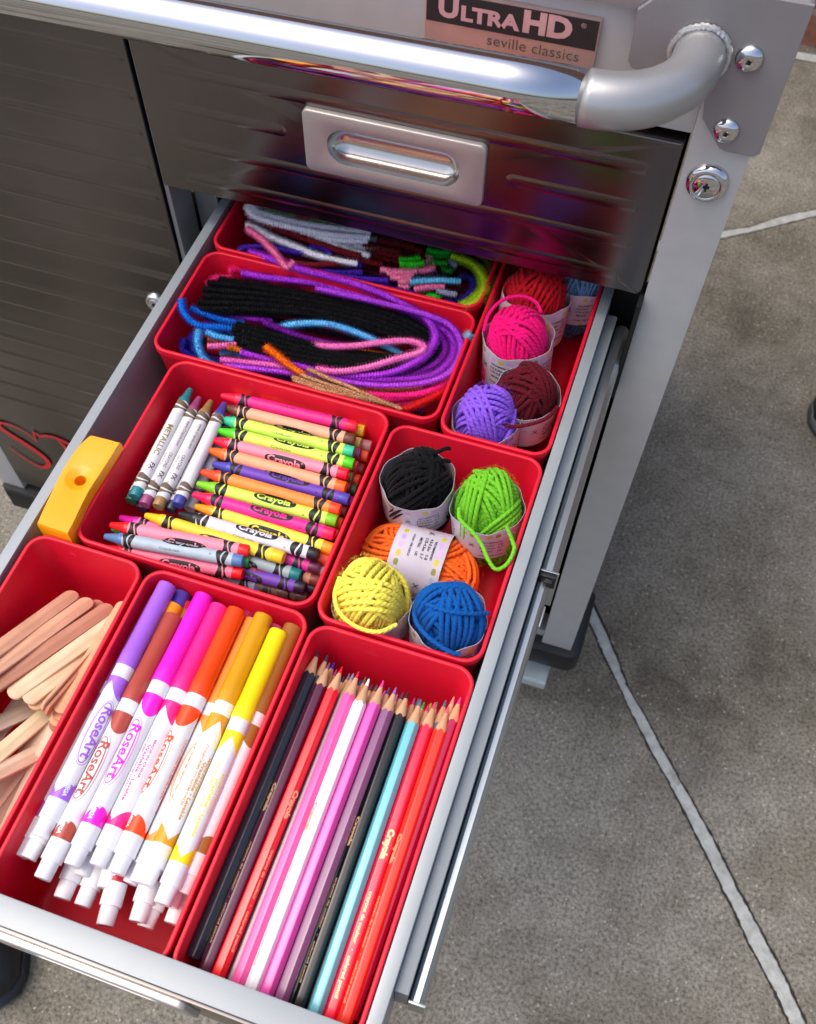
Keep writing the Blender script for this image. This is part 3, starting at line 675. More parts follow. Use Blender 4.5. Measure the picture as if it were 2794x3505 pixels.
CRAYONS = [
    ((-244.0,-133.4,-10.0),(-150.5,-130.0,-10.0),'e0127c','f0143c',-95,'A','hot magenta crayon with a red tip, at the back wall of the crayon bin'),
    ((-241.2,-141.6,-11.0),(-148.6,-139.6,-11.0),'f0a888','6b3a2a',105,'A','peach wrapped crayon with a brown tip, second from the back wall'),
    ((-239.4,-151.1,-11.0),(-145.6,-148.8,-11.0),'cdee5a','3fc795',-62,'A','lime wrapped crayon with a sea green tip, third from the back wall'),
    ((-235.3,-160.7,-10.0),(-142.1,-158.3,-10.0),'cdee5a','4fd011',-40,'A','lime wrapped crayon with a bright green tip and half hidden logo'),
    ((-235.9,-168.8,-10.0),(-143.0,-167.0,-10.0),'f98ba0','f5143c',62,'A','pink wrapped crayon with a red tip below the bright green tipped one'),
    ((-234.6,-177.0,-10.0),(-140.8,-176.7,-10.0),'f9a57c','fb6a1c',110,'A','peach wrapped crayon with a bright orange tip'),
    ((-227.9,-184.7,-12.0),(-136.3,-183.3,-12.0),'6a3bb0','4a48b0',-25,'A','purple wrapped crayon with an indigo tip in the middle of the stack'),
    ((-230.8,-194.6,-9.0),(-138.1,-194.0,-9.0),'fb8c3c','fb4a1c',110,'A','orange wrapped crayon with a red orange tip'),
    ((-229.6,-203.5,-9.0),(-137.1,-202.2,-9.0),'cdee5a','7cc818',-15,'A','lime wrapped crayon with a leaf green tip and clear white oval logo'),
    ((-228.7,-211.8,-9.0),(-135.4,-211.6,-9.0),'ee1f8e','ee1458',-12,'A','magenta wrapped crayon with its oval logo facing up'),
    ((-225.0,-217.7,-12.0),(-133.4,-220.0,-12.0),'f2e04a','fb9a1c',62,'A','yellow wrapped crayon with a yellow orange tip'),
    ((-230.9,-227.6,-9.0),(-139.3,-228.1,-9.0),'dcd8e4','1c1a20',-22,'A','white wrapped crayon with a black tip'),
    ((-251.4,-233.6,-12.0),(-158.1,-236.5,-9.0),'e2cf3a','f2c81c',70,'A','dull yellow wrapped crayon with a golden yellow tip'),
    ((-266.6,-248.8,-8.0),(-179.0,-239.3,-8.0),'f98ba0','f81c24',78,'A','salmon pink crayon with a scarlet tip near the front wall of the crayon bin'),
    ((-266.1,-257.3,-8.0),(-179.8,-246.8,-8.0),'aebfcb','5a80b4',-55,'A','pale blue grey crayon nearest the front wall of the crayon bin'),
    ((-268.2,-237.5,-17.0),(-174.9,-239.2,-17.0),'e070a8','d01c9c',60,'A','pink crayon with a thin magenta tip pinned under the dull yellow one'),
    ((-266.0,-261.4,-15.0),(-179.0,-251.3,-15.0),'f07898','f81c24',60,'A','watermelon pink crayon half hidden by the front rim of the crayon bin'),
    ((-264.8,-135.4,-9.0),(-262.0,-225.4,-9.0),'e4e0e0','1c8088',-10,'M','white metallic crayon with teal ends, leftmost in the crayon bin'),
    ((-257.8,-137.9,-12.0),(-254.9,-227.2,-12.0),'dcd8dc','9a4a78',-20,'N','white crayon with mauve ends beside the teal one'),
    ((-248.9,-138.8,-11.0),(-245.9,-226.3,-11.0),'dcd8dc','9a7848',-20,'N','white crayon with bronze brown ends'),
    ((-238.6,-139.2,-9.0),(-234.0,-222.3,-9.0),'dcd8dc','40489c',150,'N','white crayon with navy blue ends, nearest the coloured rows'),
    ((-268.6,-133.8,-16.0),(-266.2,-225.2,-16.0),'dcd8dc','1c6a50',60,'N','white crayon with a dark green end under the teal one'),
    ((-258.6,-143.7,-19.0),(-258.6,-227.0,-19.0),'c8c4cc','3a2848',60,'N','white crayon with a dark plum end under the mauve one'),
    ((-240.7,-138.7,-16.0),(-240.2,-223.8,-16.0),'c8c4cc','30344c',60,'N','white crayon with a charcoal blue end under the navy one'),
    ((-233.8,-137.1,-19.0),(-230.4,-217.3,-19.0),'d4d0d4','c8c4c8',60,'N','white crayon with a pale end deepest beside the coloured rows'),
    ((-241.4,-128.0,-17.0),(-146.8,-126.4,-17.0),'c8a81c','e0c030',60,'A','mustard yellow crayon end poking out beneath the hot magenta crayon'),
    ((-235.7,-138.6,-18.0),(-145.7,-136.1,-18.0),'b8b45a','a8a050',60,'A','olive crayon end beneath the peach and brown crayon'),
    ((-233.2,-136.8,-23.0),(-139.9,-132.6,-23.0),'9a6a68','a07070',60,'A','dusty brown crayon end touching the right wall near the back'),
    ((-236.6,-148.8,-18.0),(-143.3,-144.3,-18.0),'80406c','703060',60,'A','dark plum crayon end beneath the sea green tipped crayon'),
    ((-232.9,-144.1,-24.0),(-139.5,-140.4,-24.0),'c05028','c85030',60,'A','burnt orange crayon end against the right wall near the back'),
    ((-233.5,-159.1,-18.0),(-141.4,-154.2,-18.0),'b03050','b83858',60,'A','crimson crayon end beneath the bright green tipped crayon'),
    ((-230.3,-156.3,-24.0),(-138.6,-151.0,-24.0),'703028','682820',60,'A','maroon brown crayon end against the right wall'),
    ((-232.7,-166.8,-18.0),(-141.4,-163.0,-18.0),'7c8c48','60702c',60,'A','moss green crayon end beneath the pink wrapped crayon'),
    ((-230.8,-164.5,-24.0),(-138.5,-159.5,-24.0),'a04028','c84828',60,'A','rust crayon end beside the moss green one'),
    ((-231.7,-175.1,-18.0),(-140.3,-171.1,-18.0),'7a4838','5c3028',60,'A','chocolate crayon end beneath the bright orange tipped crayon'),
    ((-229.4,-173.6,-24.0),(-137.8,-167.4,-24.0),'2c5c38','246038',60,'A','forest green crayon end against the right wall'),
    ((-226.5,-184.3,-19.0),(-135.2,-180.2,-19.0),'802880','6c2070',60,'A','violet crayon end beneath the indigo tipped crayon'),
    ((-227.2,-193.7,-17.0),(-136.0,-189.6,-17.0),'6a3428','4c2018',60,'A','dark brown crayon end beneath the orange wrapped crayon'),
    ((-225.9,-202.3,-17.0),(-135.7,-198.2,-17.0),'b85020','c85c1c',60,'A','amber orange crayon end beneath the leaf green tipped crayon'),
    ((-224.6,-210.8,-17.0),(-135.2,-206.9,-17.0),'c05028','b84420',60,'A','brick orange crayon end beneath the magenta logo crayon'),
    ((-224.7,-217.6,-20.0),(-134.5,-212.5,-20.0),'603060','3c2048',60,'A','dark purple crayon end beneath the yellow wrapped crayon'),
    ((-223.3,-227.9,-17.0),(-134.3,-224.8,-17.0),'c06848','d85030',60,'A','terracotta crayon end to the right of the black tipped crayon'),
    ((-225.0,-232.4,-23.0),(-133.8,-230.6,-23.0),'c8c4cc','c8c4cc',60,'A','pale grey crayon end in the right front corner of the crayon bin'),
    ((-228.7,-232.6,-17.0),(-137.4,-232.4,-17.0),'c81c84','581c3c',60,'A','magenta crayon with a maroon end below the black tipped crayon'),
    ((-237.9,-240.0,-17.0),(-146.5,-240.5,-17.0),'98a8ac','107878',72,'A','blue grey crayon with a teal end near the front right corner'),
    ((-224.7,-240.8,-22.0),(-135.1,-237.8,-22.0),'b07058','6c2c24',60,'A','brown crayon with a dark red end in the front right corner'),
    ((-231.3,-250.0,-20.0),(-141.6,-246.2,-20.0),'6a38a8','241830',60,'A','purple crayon with a blackish end near the front right corner'),
    ((-257.1,-251.6,-20.0),(-166.8,-246.5,-20.0),'a84864','8c1c34',60,'A','rose crayon with a wine red end near the front wall'),
    ((-267.6,-247.7,-14.0),(-178.1,-242.8,-14.0),'2c9048','28a048',60,'A','green crayon end wedged beside the pale blue grey crayon'),
    ((-265.3,-246.3,-17.0),(-175.6,-240.4,-17.0),'b83c8c','c83c90',60,'A','orchid crayon end wedged beside the green one'),
    ((-257.0,-255.6,-27.0),(-166.3,-249.8,-27.0),'8898b8','3c60b0',60,'A','light blue crayon end deep at the front wall'),
    ((-266.1,-256.3,-24.0),(-177.3,-247.4,-24.0),'202440','181c30',60,'A','navy black crayon end below the rose crayon'),
    ((-242.1,-252.0,-27.0),(-151.4,-249.2,-27.0),'5c3c34','4c3030',60,'A','dark umber crayon deep in the shade by the front wall'),
    ((-232.6,-249.0,-29.0),(-140.7,-247.4,-29.0),'503434','402828',60,'A','dark sepia crayon deepest in the front right corner'),
    ((-229.1,-241.9,-27.0),(-137.1,-241.6,-27.0),'1c2038','141828',60,'A','blue black crayon end in the front right corner'),
]
PENCILS = [
    ((-117.9,-283.9,-14.0),(-117.4,-458.9,-14.0),'1e222e','2b303f','charcoal black coloured pencil at the left wall of the pencil bin'),
    ((-109.6,-288.4,-15.2),(-109.1,-463.4,-15.2),'551a3a','6a4a78','dark plum coloured pencil between the charcoal and the red ones'),
    ((-101.8,-289.1,-14.0),(-102.4,-464.1,-14.0),'f0121c','f0141c','scarlet coloured pencil third from the left'),
    ((-92.2,-288.4,-15.2),(-92.1,-463.4,-15.2),'f04fa0','e01c48','pink coloured pencil with a crimson lead'),
    ((-85.0,-291.3,-14.0),(-84.6,-466.3,-14.0),'f2f2f6','ffffff','white coloured pencil between the two pink ones'),
    ((-77.2,-289.2,-15.2),(-77.4,-464.2,-15.2),'e84fae','e8409c','orchid pink coloured pencil to the right of the white one'),
    ((-69.0,-291.3,-14.0),(-69.5,-466.3,-14.0),'85517a','8a6ab0','mauve coloured pencil with a lilac lead'),
    ((-61.9,-291.1,-15.2),(-60.6,-466.1,-15.2),'101014','1c2026','jet black coloured pencil between the mauve and the light blue ones'),
    ((-53.7,-293.6,-14.0),(-52.2,-468.6,-14.0),'62b8c4','4c7890','light turquoise coloured pencil'),
    ((-45.9,-292.3,-15.2),(-44.7,-467.3,-15.2),'f5123f','f0406c','bright rose red coloured pencil right of the turquoise one'),
    ((-38.0,-292.9,-14.0),(-37.5,-467.9,-14.0),'ee3a26','f06070','orange red coloured pencil second from the right wall'),
    ((-33.5,-284.2,-17.0),(-36.0,-459.2,-17.0),'a8184a','e0409c','crimson coloured pencil against the right wall'),
    ((-95.5,-288.5,-20.0),(-95.9,-463.5,-20.0),'b4a0ac','8890b0','pale grey coloured pencil sunk between the scarlet and the pink ones'),
    ((-113.4,-282.5,-20.0),(-114.1,-457.5,-20.0),'2a2c38','3c4458','grey tipped coloured pencil sunk behind the plum one'),
    ((-108.7,-284.7,-22.0),(-109.4,-459.7,-22.0),'202878','2830a0','royal blue coloured pencil tip behind the plum one'),
    ((-106.3,-287.5,-24.0),(-106.9,-462.5,-24.0),'a02878','c04090','magenta coloured pencil tip left of the scarlet one'),
    ((-101.3,-288.9,-27.0),(-101.8,-463.9,-27.0),'302838','383048','dark slate coloured pencil tip behind the scarlet one'),
    ((-98.7,-286.8,-26.0),(-99.2,-461.8,-26.0),'604858','806878','dusty mauve coloured pencil tip behind the pale grey one'),
    ((-91.2,-288.4,-26.0),(-91.5,-463.4,-26.0),'383060','403880','dark indigo coloured pencil tip behind the pink one'),
    ((-88.4,-288.1,-21.0),(-88.6,-463.1,-21.0),'5c5440','6a6448','olive coloured pencil tip between the pink and white ones'),
    ((-84.0,-289.4,-25.0),(-84.2,-464.4,-25.0),'383840','404048','dark grey coloured pencil tip right of the white one'),
    ((-81.1,-289.3,-24.0),(-81.2,-464.3,-24.0),'404850','505860','slate coloured pencil tip left of the orchid pink one'),
    ((-76.0,-290.2,-26.0),(-76.0,-465.2,-26.0),'c03888','d04898','raspberry coloured pencil tip behind the orchid pink one'),
    ((-73.5,-289.9,-21.0),(-73.5,-464.9,-21.0),'283860','3c5080','steel blue coloured pencil tip left of the mauve one'),
    ((-68.5,-290.6,-25.0),(-68.4,-465.6,-25.0),'8060a0','9070b0','violet coloured pencil tip behind the mauve one'),
    ((-65.3,-290.2,-21.0),(-65.1,-465.2,-21.0),'303848','404858','blackish blue coloured pencil tip left of the jet black one'),
    ((-58.0,-291.2,-21.0),(-57.6,-466.2,-21.0),'80306c','a03c80','purple coloured pencil tip right of the jet black one'),
    ((-56.0,-289.8,-24.0),(-55.6,-464.8,-24.0),'506068','58707c','grey teal coloured pencil tip left of the turquoise one'),
    ((-52.5,-290.7,-24.0),(-52.0,-465.7,-24.0),'208030','28a040','green coloured pencil tip right of the turquoise one'),
    ((-49.3,-292.8,-20.0),(-48.8,-467.8,-20.0),'d01c60','e02c70','deep pink coloured pencil tip left of the rose red one'),
    ((-48.8,-289.2,-26.0),(-48.3,-464.2,-26.0),'789020','90b028','yellow green coloured pencil tip behind the deep pink one'),
    ((-45.8,-287.5,-26.0),(-45.2,-462.5,-26.0),'587068','688078','sage coloured pencil tip behind the rose red one'),
    ((-41.0,-287.3,-20.0),(-40.3,-462.3,-20.0),'606880','58688c','blue grey coloured pencil tip left of the orange red one'),
    ((-37.3,-283.8,-20.0),(-36.5,-458.8,-20.0),'e06060','f08888','salmon coloured pencil tip near the right wall'),
]
MARKERS = [
    ((-214.5,-276.5,-6.0),(-213.4,-431.5,-6.0),'a866e0',-35,'lavender purple marker leaning along the left wall'),
    ((-203.0,-293.1,-8.0),(-203.0,-449.7,-8.0),'b04a3c',15,'brick brown marker beside the lavender one'),
    ((-191.2,-276.2,-6.0),(-191.1,-441.2,-6.0),'f81fd0',10,'magenta marker, the third from the left'),
    ((-180.4,-279.2,-7.0),(-180.1,-434.8,-9.0),'f8288c',150,'hot pink marker in the middle of the bin'),
    ((-169.7,-278.8,-6.0),(-169.0,-435.2,-8.0),'fa4a10',45,'orange red marker in the middle of the bin'),
    ((-153.1,-277.8,-5.0),(-152.2,-435.5,-7.0),'dc9a14',100,'amber marker lying left of the yellow one'),
    ((-141.4,-284.4,-5.0),(-139.8,-441.6,-5.0),'fce414',120,'bright yellow marker on top of the pile'),
    ((-136.2,-276.7,-10.0),(-134.3,-432.8,-11.0),'a0682c',170,'brown marker against the right wall'),
    ((-160.6,-279.3,-13.0),(-158.5,-435.3,-13.0),'fb9440',-20,'light orange marker sunk left of the amber one'),
    ((-208.2,-274.5,-16.0),(-199.8,-451.7,-16.0),'5048b8',60,'blue violet marker with only its cap end and tail showing'),
    ((-206.7,-284.9,-12.0),(-216.9,-442.4,-13.0),'f09414',60,'golden orange marker sunk under the brick brown one'),
    ((-202.5,-278.5,-19.0),(-188.7,-441.8,-19.0),'c01c34',60,'red capped marker sunk left of the magenta one'),
    ((-201.7,-284.9,-17.0),(-173.8,-442.6,-17.0),'b06840',60,'tan capped marker sunk beneath the magenta one'),
    ((-165.5,-273.3,-19.0),(-164.4,-458.2,-19.0),'a82050',30,'maroon marker with a red band low in the pile'),
    ((-147.9,-277.5,-16.0),(-138.5,-447.0,-16.0),'d85088',60,'dusty pink marker sunk under the yellow one'),
    ((-190.9,-280.9,-24.0),(-183.5,-453.7,-24.0),'2050a0',60,'blue marker low in the pile with its white tail out'),
    ((-194.1,-299.6,-19.0),(-166.6,-458.9,-19.0),'b01430',15,'crimson banded marker with the lowest white tail in the pile'),
    ((-201.8,-300.7,-22.0),(-194.5,-453.9,-22.0),'8040a0',60,'grape marker low on the left with a shaded white tail'),
    ((-172.0,-282.1,-20.0),(-152.2,-451.9,-20.0),'b8284c',60,'dark red marker low in the middle of the pile'),
    ((-155.4,-278.8,-26.0),(-149.1,-452.6,-26.0),'804020',60,'dark brown marker low at the right of the pile'),
    ((-140.8,-278.0,-26.0),(-136.9,-446.5,-26.0),'6a3a6a',60,'plum marker lowest at the right wall'),
    ((-225.6,-283.4,-18.0),(-223.7,-442.4,-18.0),'b04090',60,'mulberry marker wedged at the left wall'),
]
STICKS = [
    ((-275.7,-288.6,-30.0),(-298.9,-391.9,12.2),'dca88c',0,'reddish craft stick, uppermost at the left wall'),
    ((-276.0,-288.5,-34.0),(-300.4,-393.2,3.9),'cc9c84',0,'darker craft stick tucked under the uppermost one'),
    ((-264.2,-290.4,-29.0),(-293.8,-394.3,7.4),'e2b092',0,'warm tan craft stick second from the left wall'),
    ((-260.0,-287.8,-34.0),(-288.8,-393.6,-2.8),'c48c74',0,'dark reddish craft stick between two lighter ones'),
    ((-250.0,-290.8,-28.0),(-290.5,-393.6,0.2),'c48c74',0,'brown craft stick with faint blotches'),
    ((-237.5,-290.0,-26.7),(-269.8,-366.9,-11.0),'f0d2b0',0,'long pale craft stick with a rounded lower end'),
    ((-237.5,-293.0,-31.6),(-260.1,-366.8,-12.0),'ecccaa',0,'honey coloured craft stick beside the long pale one'),
    ((-237.5,-296.0,-34.6),(-257.2,-368.2,-15.0),'dcb48c',0,'craft stick just under the honey coloured one'),
    ((-237.5,-291.5,-26.4),(-248.6,-368.2,-10.0),'e4bc98',80,'craft stick standing on its narrow edge'),
    ((-237.5,-294.5,-28.6),(-246.3,-369.3,-12.0),'d09c78',75,'second craft stick standing on its narrow edge'),
    ((-237.5,-290.0,-17.5),(-240.2,-366.4,-13.0),'dcac84',0,'short looking craft stick by the right wall'),
    ((-237.5,-293.0,-22.5),(-240.9,-369.0,-18.0),'dca880',0,'craft stick first below the one by the right wall'),
    ((-237.5,-296.0,-26.6),(-242.9,-371.7,-22.0),'e0b088',0,'craft stick second below the one by the right wall'),
    ((-237.5,-291.5,-30.6),(-243.4,-374.0,-26.0),'a87058',0,'darkest craft stick at the foot of the right hand pile'),
    ((-253.1,-358.4,-32.0),(-279.0,-463.5,3.9),'f0deb8',0,'cream craft stick crossing the lower pile'),
    ((-243.1,-376.6,-36.0),(-283.5,-466.0,22.1),'ecd4b8',0,'pale craft stick crossing low from the right wall'),
    ((-244.3,-352.1,-27.0),(-240.7,-466.0,-30.8),'e4c0a8',0,'pinkish craft stick running down toward the front'),
    ((-246.3,-353.5,-30.0),(-264.8,-466.0,-32.1),'e4c8a8',0,'craft stick in the shade beneath the crossing ones'),
    ((-258.4,-352.4,-38.0),(-309.5,-442.8,9.0),'dcc8b0',0,'greyish craft stick in the lower left of the bin'),
    ((-269.9,-342.3,-31.0),(-287.0,-455.0,-33.4),'d8c0a4',0,'shaded craft stick under the greyish one'),
    ((-256.4,-352.2,-31.0),(-250.3,-466.0,-33.0),'c49c84',0,'shaded pink craft stick at the left edge of the photo'),
    ((-263.0,-356.0,-33.0),(-233.2,-466.0,-34.6),'b89078',0,'lowest craft stick at the left edge of the photo'),
    ((-285.2,-315.0,-32.0),(-299.7,-416.8,17.3),'d89470',0,'tan craft stick hidden mostly by the left wall'),
]
PIPES2 = [
    ([(-287.3,-37.4,-9.0),(-248.1,-33.1,-9.0),(-207.2,-29.7,-9.3),(-166.2,-28.6,-9.9),(-137.2,-33.7,-11.6),(-122.6,-41.6,-13.4),(-120.1,-53.6,-14.6),(-133.0,-67.2,-14.1),(-161.6,-80.6,-12.7),(-198.0,-90.1,-10.8),(-223.7,-93.2,-9.3),(-245.4,-92.9,-8.0)],'0a090c',3.6,'black pipe cleaner in the folded black bundle of the second bin'),
    ([(-292.4,-45.2,-6.5),(-247.5,-38.1,-6.5),(-206.8,-34.2,-6.8),(-166.7,-32.9,-7.4),(-138.2,-37.5,-9.1),(-123.3,-44.6,-10.9),(-120.7,-55.8,-12.1),(-133.3,-68.7,-11.6),(-161.2,-81.3,-10.2),(-197.1,-90.3,-8.3),(-223.1,-93.1,-6.8),(-241.9,-91.9,-5.5)],'0a090c',3.6,'black pipe cleaner in the folded black bundle of the second bin'),
    ([(-291.1,-44.3,-10.0),(-249.9,-37.6,-10.0),(-208.9,-33.0,-10.3),(-169.2,-31.7,-10.9),(-140.9,-35.7,-12.6),(-125.6,-42.3,-14.4),(-122.8,-52.7,-15.6),(-135.3,-65.1,-15.1),(-162.8,-77.1,-13.7),(-198.5,-85.5,-11.8),(-225.3,-88.2,-10.3),(-251.0,-89.2,-9.0)],'0a090c',3.6,'black pipe cleaner in the folded black bundle of the second bin'),
    ([(-292.2,-52.4,-6.0),(-248.4,-43.9,-6.0),(-207.8,-38.8,-6.3),(-169.2,-37.4,-6.9),(-141.4,-40.9,-8.6),(-125.9,-46.7,-10.4),(-123.0,-56.2,-11.6),(-135.2,-67.9,-11.1),(-162.0,-79.1,-9.7),(-197.0,-86.9,-7.8),(-224.0,-89.4,-6.3),(-246.8,-89.4,-5.0)],'0a090c',3.6,'black pipe cleaner in the folded black bundle of the second bin'),
    ([(-283.9,-49.7,-9.0),(-250.6,-43.8,-9.0),(-209.7,-38.1,-9.3),(-171.6,-36.6,-9.9),(-144.0,-39.6,-11.6),(-128.0,-44.8,-13.4),(-124.9,-53.5,-14.6),(-137.0,-64.7,-14.1),(-163.4,-75.3,-12.7),(-198.3,-82.6,-10.8),(-226.0,-84.8,-9.3),(-254.4,-86.7,-8.0)],'0a090c',3.6,'black pipe cleaner in the folded black bundle of the second bin'),
    ([(-290.4,-57.9,-6.5),(-249.9,-48.7,-6.5),(-209.2,-42.4,-6.8),(-172.1,-40.9,-7.4),(-144.9,-43.3,-9.1),(-128.7,-47.8,-10.9),(-125.5,-55.7,-12.1),(-137.3,-66.2,-11.6),(-163.1,-76.1,-10.2),(-197.3,-82.7,-8.3),(-225.4,-84.8,-6.8),(-248.5,-84.9,-5.5)],'0a090c',3.6,'black pipe cleaner in the folded black bundle of the second bin'),
    ([(-288.4,-56.8,-10.0),(-252.3,-48.2,-10.0),(-211.3,-41.3,-10.3),(-174.6,-39.7,-10.9),(-147.6,-41.6,-12.6),(-131.0,-45.5,-14.4),(-127.6,-52.5,-15.6),(-139.3,-62.6,-15.1),(-164.7,-71.8,-13.7),(-198.8,-77.9,-11.8),(-227.6,-79.8,-10.3),(-255.3,-81.3,-9.0)],'0a090c',3.6,'black pipe cleaner in the folded black bundle of the second bin'),
    ([(-290.7,-65.1,-6.0),(-250.8,-54.4,-6.0),(-210.2,-47.0,-6.3),(-174.6,-45.4,-6.9),(-148.1,-46.7,-8.6),(-131.3,-49.9,-10.4),(-127.8,-56.0,-11.6),(-139.2,-65.4,-11.1),(-163.9,-73.8,-9.7),(-197.2,-79.3,-7.8),(-226.4,-81.0,-6.3),(-250.3,-81.3,-5.0)],'0a090c',3.6,'black pipe cleaner in the folded black bundle of the second bin'),
    ([(-285.8,-63.5,-9.0),(-253.0,-54.3,-9.0),(-212.1,-46.3,-9.3),(-177.0,-44.6,-9.9),(-150.7,-45.4,-11.6),(-133.4,-48.0,-13.4),(-129.8,-53.3,-14.6),(-141.0,-62.2,-14.1),(-165.3,-70.0,-12.7),(-198.5,-74.9,-10.8),(-228.3,-76.4,-9.3),(-259.3,-78.9,-8.0)],'0a090c',3.6,'black pipe cleaner in the folded black bundle of the second bin'),
    ([(-287.3,-69.4,-7.0),(-252.5,-58.7,-7.0),(-211.8,-50.1,-7.3),(-177.6,-48.4,-7.9),(-151.7,-48.6,-9.6),(-134.2,-50.6,-11.4),(-130.5,-55.1,-12.6),(-141.5,-63.3,-12.1),(-165.1,-70.3,-10.7),(-197.7,-74.7,-8.8),(-228.0,-75.9,-7.3),(-256.0,-77.5,-6.0)],'0a090c',3.6,'black pipe cleaner in the folded black bundle of the second bin'),
    ([(-283.8,-69.4,-9.0),(-254.1,-59.6,-9.0),(-213.3,-50.4,-9.3),(-179.6,-48.6,-9.9),(-154.0,-48.3,-11.6),(-136.1,-49.6,-13.4),(-132.2,-53.3,-14.6),(-143.0,-60.9,-14.1),(-166.3,-67.3,-12.7),(-198.6,-71.0,-10.8),(-229.5,-72.1,-9.3),(-259.0,-74.1,-8.0)],'0a090c',3.6,'black pipe cleaner in the folded black bundle of the second bin'),
    ([(-274.7,-10.7,-4.0),(-250.4,-17.5,1.0),(-229.3,-21.0,2.0),(-210.1,-20.2,1.0),(-189.4,-20.4,0.0),(-168.0,-22.9,-1.0),(-155.2,-24.8,-3.0),(-139.1,-28.4,-5.0),(-129.3,-35.9,-6.0),(-124.4,-45.9,-6.0),(-125.2,-59.4,-5.0),(-132.2,-73.9,-4.0),(-146.6,-85.3,-6.0),(-169.9,-93.7,-8.0),(-195.1,-97.7,-10.0)],'b83cdc',3.7,'violet pipe cleaner curving tightly inside the two outer violet loops'),
    ([(-215.4,-32.2,0.0),(-192.1,-31.9,0.0),(-165.4,-30.4,-1.0),(-138.7,-30.0,-2.0),(-120.6,-32.5,-3.0),(-110.4,-39.7,-4.0),(-104.9,-50.1,-4.0),(-103.7,-61.8,-4.0),(-107.4,-74.9,-4.0),(-120.5,-85.9,-5.0),(-143.1,-95.6,-5.0),(-167.6,-99.8,-6.0),(-186.8,-101.2,-6.0),(-217.9,-106.4,-6.0),(-251.1,-112.3,-6.0)],'c04ce4',3.1,'outermost violet pipe cleaner looping round the right end of the second bin'),
    ([(-169.0,-20.2,-9.0),(-139.4,-27.1,-9.0),(-119.8,-34.2,-9.0),(-111.0,-45.5,-9.0),(-110.2,-60.9,-9.0),(-119.7,-76.1,-9.0),(-145.7,-88.1,-9.0),(-169.7,-94.4,-9.0),(-187.9,-98.8,-9.0)],'a830cc',3.7,'violet pipe cleaner just inside the outermost loop'),
    ([(-156.4,-25.0,-12.0),(-139.5,-26.8,-12.0),(-122.6,-37.5,-12.0),(-116.2,-49.6,-12.0),(-119.9,-63.1,-12.0),(-135.8,-78.7,-12.0),(-158.9,-88.0,-12.0)],'8c1cac',3.7,'shaded violet pipe cleaner between the loops'),
    ([(-272.0,-31.2,-4.0),(-254.8,-29.4,-4.8),(-236.7,-25.4,-5.6),(-217.0,-21.9,-6.4),(-195.8,-22.6,-7.2),(-175.1,-22.4,-8.0)],'b83cdc',3.7,'violet pipe cleaner lying behind the black bundle'),
    ([(-285.3,-66.5,-14.0),(-274.0,-64.6,-14.0),(-258.4,-61.3,-14.0),(-238.4,-58.4,-14.0)],'9c28c0',3.7,'violet pipe cleaner under the left end of the black bundle'),
    ([(-238.8,-69.7,-4.0),(-227.0,-70.6,-5.5),(-213.0,-71.6,-7.0),(-197.8,-69.4,-9.5),(-180.3,-65.6,-12.0)],'7a1496',3.7,'dark violet pipe cleaner stub lying across the gap in the black bundle'),
    ([(-245.3,-96.4,-8.0),(-227.7,-96.4,-8.2),(-209.3,-95.2,-8.5),(-189.5,-94.4,-8.8),(-164.9,-89.4,-9.0)],'b83cdc',3.7,'violet pipe cleaner below the lower leg of the black bundle'),
    ([(-285.9,-71.1,-17.0),(-272.8,-68.6,-17.0),(-257.5,-64.4,-17.0)],'8814a0',3.7,'short violet pipe cleaner under the bright blue ones'),
    ([(-203.1,-73.3,-10.0),(-190.1,-74.7,-6.0),(-171.8,-69.7,-4.0),(-154.7,-61.6,-3.0),(-139.6,-55.7,-3.0),(-129.0,-58.0,-2.0),(-129.6,-64.1,-2.0),(-143.5,-75.2,-2.0),(-159.1,-86.8,-3.0),(-175.9,-94.8,-4.0),(-191.4,-95.9,-6.0)],'f480c4',3.7,'light pink pipe cleaner bent to a point inside the violet loops'),
    ([(-269.1,-98.6,-8.0),(-261.2,-95.0,-8.7),(-250.2,-89.0,-10.3),(-233.4,-84.0,-13.0)],'f078bc',3.7,'light pink pipe cleaner end at the left of the second bin'),
    ([(-255.3,-107.6,-7.0),(-238.9,-104.7,-7.0),(-220.2,-101.1,-7.0),(-204.8,-99.4,-7.0)],'e870c0',3.7,'pink pipe cleaner lying along the front violet one'),
    ([(-231.5,-67.5,-10.0),(-218.6,-63.8,-5.0),(-202.8,-58.7,-4.0),(-190.1,-56.5,-5.0),(-172.5,-56.9,-7.0),(-155.9,-58.6,-10.0),(-143.7,-58.9,-14.0)],'70c4f2',3.7,'sky blue pipe cleaner arching over the gap in the black bundle'),
    ([(-280.7,-86.7,-8.0),(-277.2,-97.1,-9.0),(-271.5,-104.9,-10.0),(-265.4,-108.4,-11.5),(-257.0,-109.4,-13.0)],'58b4ea',3.7,'sky blue pipe cleaner curling down at the left corner'),
    ([(-275.1,-86.7,-8.0),(-266.0,-87.4,-9.3),(-255.0,-84.8,-11.3),(-240.0,-81.7,-14.0)],'60bcf0',3.7,'sky blue pipe cleaner pointing under the black bundle'),
    ([(-262.4,-96.1,-15.0),(-254.9,-92.7,-15.0),(-245.1,-93.0,-15.0)],'4898c8',3.7,'dusky blue pipe cleaner low at the left'),
    ([(-296.9,-75.1,4.0),(-292.7,-81.9,1.0),(-285.1,-85.7,-3.0),(-276.6,-84.2,-6.0),(-266.8,-79.0,-9.0),(-257.0,-74.2,-13.0)],'1478e0',3.7,'bright blue pipe cleaner hooked up over the left corner'),
    ([(-293.9,-70.1,-8.0),(-283.0,-71.2,-9.3),(-270.9,-70.6,-11.3),(-256.3,-66.2,-14.0)],'1068d0',3.7,'bright blue pipe cleaner behind the hooked one'),
